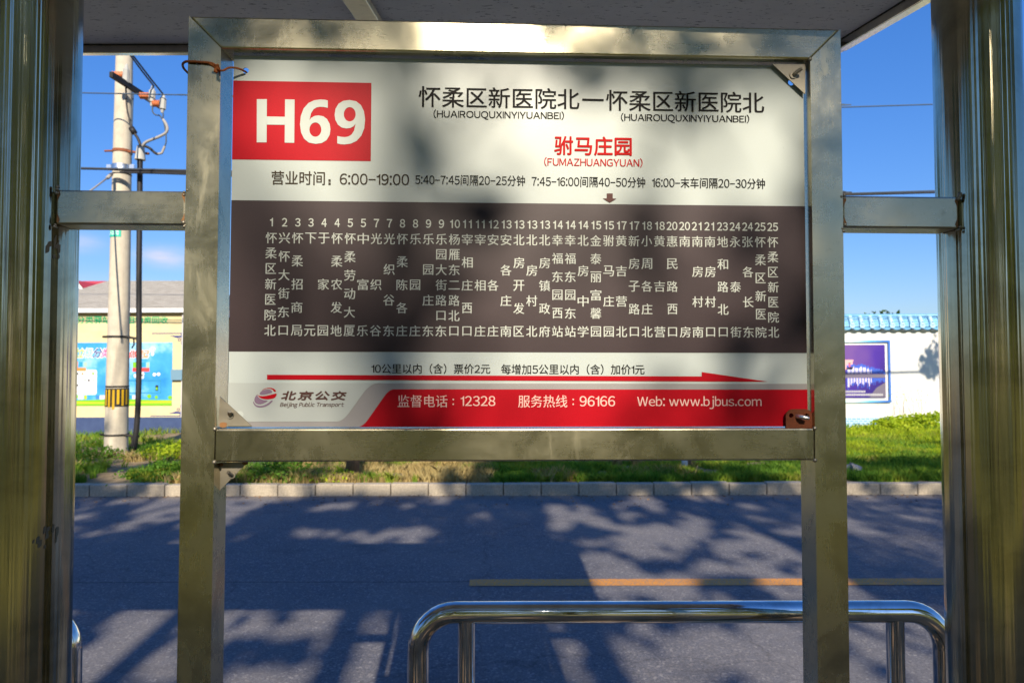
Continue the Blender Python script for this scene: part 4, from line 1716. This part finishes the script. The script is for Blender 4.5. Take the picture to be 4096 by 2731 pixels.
CL = [(660, 1895, 9.45, .42, .30, 900, .030, 'weed_leaf', 'leafy green weed by the kerb, left of the frame leg'),
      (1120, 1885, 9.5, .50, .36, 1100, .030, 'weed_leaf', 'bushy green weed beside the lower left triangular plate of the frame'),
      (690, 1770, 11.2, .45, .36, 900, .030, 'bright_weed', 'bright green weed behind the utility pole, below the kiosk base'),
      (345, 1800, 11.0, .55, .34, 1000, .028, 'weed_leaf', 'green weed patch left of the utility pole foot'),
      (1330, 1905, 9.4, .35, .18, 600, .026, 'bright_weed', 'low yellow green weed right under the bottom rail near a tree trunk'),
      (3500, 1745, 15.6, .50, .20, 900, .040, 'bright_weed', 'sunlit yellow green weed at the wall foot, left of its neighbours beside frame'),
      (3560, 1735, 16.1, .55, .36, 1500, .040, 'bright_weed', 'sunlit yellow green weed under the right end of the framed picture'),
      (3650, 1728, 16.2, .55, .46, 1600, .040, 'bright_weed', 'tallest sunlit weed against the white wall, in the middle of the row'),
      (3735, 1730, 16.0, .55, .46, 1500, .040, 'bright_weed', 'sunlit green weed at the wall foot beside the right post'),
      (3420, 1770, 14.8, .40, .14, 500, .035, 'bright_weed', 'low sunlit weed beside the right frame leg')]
for px, py, y, r, h, n, s, mt, lb in CL:
    x = at_y(px, py, y).x
    clump('weed_clump', x, y, r, h, n, s, mt, lb, 'weed', 'weeds on the verge')
# dry seed stalks in front of the wall
sx_ = at_y(3690, 1640, 16.6).x
st = empty('seed_stalks', (sx_, 16.6, GZ(sx_, 16.6)), 'thin dry weed stalks with seed heads standing against the white wall', 'weed', 'weeds on the verge')
m = MB()
for k in range(10):
    x = sx_ + random.uniform(-.75, .35)
    h = random.uniform(.5, .95)
    z = GZ(x, 16.6)
    m.tube([(x, 16.6, z), (x + random.uniform(-.05, .05), 16.6, z + h * .6), (x + random.uniform(-.14, .14), 16.55, z + h)], [.006, .004, .002], 5)
m.build('stem', 'bark', st)
P = np.array([v for v in [(sx_ + random.uniform(-.85, .45), 16.58 + random.uniform(-.05, .05), GZ(sx_, 16.6) + random.uniform(.55, .98)) for _ in range(90)]])
V, Q = leaf_quads(P, .018)
fast_mesh('seed_head', V, Q, 'grass_blade', st)

# grass over the verge
def grass(n, x0, x1, y0, y1, hmin, hmax, dens, seed):
    x = rng.uniform(x0, x1, n)
    y = y0 + (y1 - y0) * rng.random(n) ** 1.3
    k = vnoise(x / .55, y / .5, seed) * .65 + vnoise(x / .16, y / .16, seed + 1) * .35
    keep = k > 1 - dens(x, y)
    x, y, k = x[keep], y[keep], k[keep]
    n = len(x)
    h = rng.uniform(hmin, hmax, n) * (.5 + k)
    a = rng.uniform(0, 6.28, n)
    w = rng.uniform(.004, .009, n)
    lean = rng.normal(size=(n, 2)) * .35 * h[:, None]
    z = verge_z(x, y)
    b = np.stack([x, y, z - .01], 1)
    dx = np.stack([np.cos(a) * w, np.sin(a) * w, 0 * w], 1)
    mid = b + np.stack([lean[:, 0] * .35, lean[:, 1] * .35, h * .6], 1)
    tip = b + np.stack([lean[:, 0], lean[:, 1], h], 1)
    V = np.stack([b - dx, b + dx, mid + dx * .7, tip, mid - dx * .7], 1).reshape(-1, 3)
    Q = np.arange(5 * n).reshape(n, 5)
    return V, Q


def dens(x, y):
    d = np.where(x > -.3, .60, .42)
    d = np.where((x > -4.2) & (x < -.6) & (y < 10.8), .42, d)
    d = np.where((x > 4) & (y > 11), .74, d)
    d = np.where((x < -4) & (y < 12.5), .40, d)
    return d


V1, Q1 = grass(230000, -8.6, 9.5, 9.1, 13.5, .04, .14, dens, 21)
V2, Q2 = grass(70000, -12, 14, 12.5, 17, .06, .15, dens, 33)
def dens2(x, y):
    return np.where((x > -4.5) & (x < -.3), .62, .36)


V3, Q3 = grass(60000, -8.6, 3, 9.08, 11.5, .05, .15, dens2, 77)
leafmat('straw', [(.36, (.34, .26, .10)), (.5, (.52, .40, .17)), (.62, (.60, .50, .24))], .35, 2.0)
V4, Q4 = grass(60000, 3.8, 12, 11.3, 15.8, .06, .15, lambda x, y: np.full(x.shape, .62), 91)
tag(fast_mesh('sunlit_grass', V4, Q4, 'bright_weed'), 'sunlit yellow green grass before the white wall', 'grass', kind='stuff')  # extra patch of the grass, its sunlight put into a brighter blade colour
tag(fast_mesh('dry_grass', V3, Q3, 'straw'), 'dry straw coloured grass behind the kerb, under the sign', 'grass', kind='stuff')
tag(fast_mesh('grass', np.vstack([V1, V2]), np.vstack([Q1, Q2 + len(V1)]), 'grass_blade'), 'uneven green and straw coloured grass on the verge', 'grass', kind='stuff')
# litter of fallen leaves along the kerb
P = np.stack([rng.uniform(-7, 7.5, 420), 8.86 - rng.random(420) ** 2.5 * .7, np.full(420, .008)], 1)
V, Q = leaf_quads(P, .020, .92)
V[:, 2] = np.maximum(V[:, 2], .003)
tag(fast_mesh('leaf_litter', V, Q, 'bark'), 'dry fallen leaves scattered along the kerb', 'leaves', kind='stuff')

rk = at_y(3405, 1892, 9.7)
m = MB()
m.ball((rk.x, 9.7, GZ(rk.x, 9.7) + .04), .13, 9, 6)
for k, v in enumerate(m.v):
    v.x += .05 * math.sin(k * 2.1)
    v.z += .03 * math.cos(k * 1.3)
tag(m.build('rock', 'stone', smooth=True), 'pale grey rock in the grass beside the right frame leg', 'rock')


# trees on the verge, their crowns behind the sign
def tree(name, x, y, r, h, crown, n, size, mat, label, white=0.0, grp_=None, bark='bark', z0=None):
    z = GZ(x, y) if z0 is None else z0
    o = empty(name, (x, y, z), label, 'tree', grp_)
    m = MB()
    pts = [Vector((x + .03 * math.sin(k * 1.7), y + .03 * math.cos(k * 1.3), z - .05 + h * k / 7)) for k in range(8)]
    rs = [r * (1.25 if k == 0 else 1 - .09 * k) for k in range(8)]
    m.tube(pts, rs, 16)
    for k in range(6):
        a = k * 2.4
        p = pts[4 + k % 4]
        q = crown[0]
        e = Vector((q[0] + q[3] * .7 * math.cos(a), q[1] + q[3] * .7 * math.sin(a), max(p.z + .4, q[2] + q[4] * random.uniform(-.3, .6))))
        m.tube([p, p.lerp(e, .5) + Vector((0, 0, .1)), e], [r * .4, r * .25, r * .08], 7)
    m.build('trunk', bark, o, smooth=True)
    if white:
        MB().tube([pts[0] + Vector((0, 0, .06)), pts[0].lerp(pts[1], .9) * (1 - white) + (pts[0] + Vector((0, 0, white))) * white], [r * 1.28, r * 1.1], 16).build('whitewash', 'whitewash', o, smooth=True, auto=50)
    Ps = []
    for (cx, cy, cz, rr, rh, fr) in crown:
        nn = int(n * fr)
        d = rng.normal(size=(nn, 3))
        d /= np.linalg.norm(d, axis=1)[:, None]
        d *= (rng.random(nn) ** .45)[:, None]
        p = d * np.array([rr, rr, rh]) + np.array([cx, cy, cz])
        lum = vnoise(p[:, 0] / (rr * .33) + 7, p[:, 2] / (rr * .33) + p[:, 1] / (rr * .5), 4)
        Ps.append(p[lum > .38])
    P = np.vstack(Ps)
    V, Q = leaf_quads(P, size)
    fast_mesh('crown', V, Q, mat, o)
    return o


tx1 = at_y(1405, 1890, 9.55).x
tree('street_tree', tx1, 9.55, .085, 3.4, [(tx1, 9.6, 3.9, 1.1, 1.0, .6), (tx1 + .5, 9.7, 3.3, .8, .7, .4)], 3500, .06, 'tree_leaf', 'slim tree with brown trunk in dry sunlit grass, behind the sign', grp_='trees on the verge')
tx2 = at_y(1745, 1880, 10.6).x
tree('street_tree', tx2, 10.6, .075, 3.2, [(tx2, 10.6, 4.0, 1.1, 1.0, 1)], 3000, .06, 'tree_leaf', 'slim brown trunked tree between the sunlit tree and the whitewashed one', grp_='trees on the verge')
tx3 = at_y(2747, 1885, 9.9).x
tree('street_tree', tx3, 9.9, .055, 3.2, [(tx3 - .2, 9.9, 3.8, 1.0, 1.0, 1)], 3000, .06, 'tree_leaf', 'thin tree with whitewashed trunk in the dark green grass behind the sign', white=.55, grp_='trees on the verge')
tree('street_tree', 12.9, 10.2, .09, 6.4, [(11.15, 10.0, 5.9, .42, .36, .35), (11.9, 10.2, 6.3, .8, .65, .65)], 1100, .085, 'tree_leaf', 'verge tree standing to the right of the view, its shadow falling on the white wall', grp_='trees on the verge')
# tree top just above the right wall
bx_ = at_y(3535, 1255, 24)
tree('distant_tree', bx_.x, 24, .1, 2.2, [(bx_.x, 24, bx_.z - .62, .95, .75, 1)], 900, .10, 'tree_leaf', 'green tree top just showing above the blue tiled wall', z0=.1)

# ------------------------------------------------------------------ tall trees behind the stop: they dapple the light
def shade(gx, gy):
    """how much of the sunlight the trees take, by where it would reach the ground"""
    X = gx + SLIDE * (gy - 1.07)
    D = np.full(gx.shape, .55)
    z = np.ones_like(gx, bool)
    D = np.where((gy >= 6.3) & (gx < -.8), .62, D)
    D = np.where((gy >= 4.8) & (gx >= -.8) & (gx < .4), .97, D)
    D = np.where((gy >= 4.8) & (gx >= .4) & (gx < 2.6), .50, D)
    D = np.where((gy >= 4.8) & (gx >= 2.6), .86, D)
    D = np.where((gy >= 8.95) & (gx < -5), .50, D)
    D = np.where((gy >= 8.95) & (gx >= -5) & (gx < -.6), .22, D)
    D = np.where((gy >= 8.95) & (gx >= -.6), .88, D)
    D = np.where((gy >= 11.2) & (gx >= 3.0), .05, D)
    D = np.where((gy < 4.85) & (gx < -.9), .30, D)
    D = np.where((gy < 4.85) & (gx > .45), .27, D)
    D = np.where((gy < 3.55) & (X > -.62) & (X < .62), .80, D)
    D = np.where(gy < 2.6, .90, D)
    D = np.where(gy < -2.7, .15, D)
    D = np.where(gy < -4.6, .80, D)
    D = np.where(np.abs(gx) > 7.5, .70, D)
    return D


trunks = [(-13, -7.5, .13), (-9.6, -8.4, .12), (-6.4, -7.2, .13), (-3.0, -8.2, .12), (-1.25, -6.3, .10), (3.9, -7.8, .12), (7.6, -7.0, .13), (11, -8, .12), (14.5, -7.4, .13),
          (-11.5, -13, .14), (-5, -13.6, .14), (1.095, -13, .13), (6.0, -13.4, .14), (12.5, -13.1, .14)]
N = 1000000
gx = rng.uniform(-15, 16, N)
gy = rng.uniform(-7, 13.5, N)
ny_ = (vnoise(gx / .40 + 50, gy / .58, 2) * .6 + vnoise(gx / .14 + 9, gy / .21, 8) * .4)
uni = np.clip(.5 + (ny_ - .5) * 1.9, 0, 1)
keep = (rng.random(N) < np.clip((shade(gx, gy) - uni) / .16 + .45, 0, 1)) & ((np.abs(gx) < 7.5) | (rng.random(N) < .6)) & ((gy > 2.5) | (rng.random(N) < .6))
# over the sign the leaves are thin and let part of the light through
Xs = gx + SLIDE * (gy - 1.07)
on_sign = (gy > 3.55) & (gy < 5.0) & (np.abs(Xs) < .66)
Tr = np.select([Xs < -.17, Xs < -.10, Xs < .0, Xs < .17], [.95, .84, .66, .95], .54)
Tr = Tr * np.where(gy > 4.66, np.where(np.abs(Xs + .02) < .05, .50, .30), 1.0)
soft = vnoise(Xs / .27 + 3, gy / .8, 12)
p_leaf = -np.log(Tr) / 4.5 * (.72 + .55 * soft)
keep = np.where(on_sign, rng.random(N) < p_leaf, keep)
on_post = (gy < 4.95) & (gy > 1.0) & (np.abs(Xs - .01) > .67) & (np.abs(Xs - .01) < .87)
keep = np.where(on_post, rng.random(N) < .75, keep)
gx, gy = gx[keep], gy[keep]
yy = np.where(gy > 2.5, rng.uniform(-9.6, -5.2, len(gx)), rng.uniform(-15, -10.5, len(gx)))
# crowns shaped by the shade wanted: leaves set back along the sun's rays
P = np.stack([gx + SLIDE * (gy - yy), yy, TAN * (gy - yy)], 1)
P = P[P[:, 2] > 2.6]
# open gaps between the trees on both sides, where the sky shows
azp = np.degrees(np.abs(np.arctan2(P[:, 0], 1.0 - P[:, 1])))
P = P[~((azp > 29 + 1.5 * np.sin(P[:, 2] * 2.1)) & (azp < 40 + 2 * np.sin(P[:, 2] * 1.3))) | (rng.random(len(P)) < .03)]
own = np.argmin(np.stack([(P[:, 0] - t_[0]) ** 2 + (P[:, 1] - t_[1]) ** 2 for t_ in trunks], 1), axis=1)
for k, (x, y, r) in enumerate(trunks):
    o = empty('poplar_tree', (x, y, .14), 'tall leafy poplar growing behind the viewer, dappling the sunlight', 'tree', 'poplars behind the bus stop')
    m = MB()
    m.tube([(x, y, .1), (x + .02, y, 3), (x - .02, y + .02, 6), (x, y, 9), (x, y, 11.8)], [r * 1.15, r, r * .9, r * .6, r * .2], 14)
    for q in range(10):
        a = q * 2.4
        zz = 4.2 + q * .65
        m.tube([(x, y, zz), (x + .6 * math.cos(a), y + .6 * math.sin(a), zz + .6), (x + 1.3 * math.cos(a), y + 1.2 * math.sin(a), zz + 1.6)], [.04, .028, .01], 6)
    m.build('trunk', 'bark', o, smooth=True)
    V, Q = leaf_quads(P[own == k], .055)
    fast_mesh('crown', V, Q, 'canopy_leaf', o)
# a belt of trees far behind
n = 42000
P = np.stack([rng.uniform(-55, 55, n), rng.uniform(-34, -28, n), rng.random(n) ** .8 * 13], 1)
P = P[vnoise(P[:, 0] / 3, P[:, 2] / 2.5, 6) > .22]
azp = np.degrees(np.abs(np.arctan2(P[:, 0], 1.0 - P[:, 1])))
P = P[~((azp > 29) & (azp < 40) & (P[:, 2] > 3.5))]
V, Q = leaf_quads(P, .38)
tag(fast_mesh('woodland', V, Q, 'canopy_leaf'), 'belt of green trees far behind the viewer', 'woodland', kind='stuff')

n = 30000
P = np.stack([rng.uniform(-110, 110, n), rng.uniform(62, 70, n), rng.random(n) ** .8 * 5.2], 1)
P = P[P[:, 2] < 2.2 + 3 * vnoise(P[:, 0] / 4, P[:, 0] * 0, 5)]
V, Q = leaf_quads(P, .38)
tag(fast_mesh('tree_belt', V, Q, 'tree_leaf'), 'low belt of trees on the far horizon behind the wall and kiosk', 'woodland', kind='stuff')
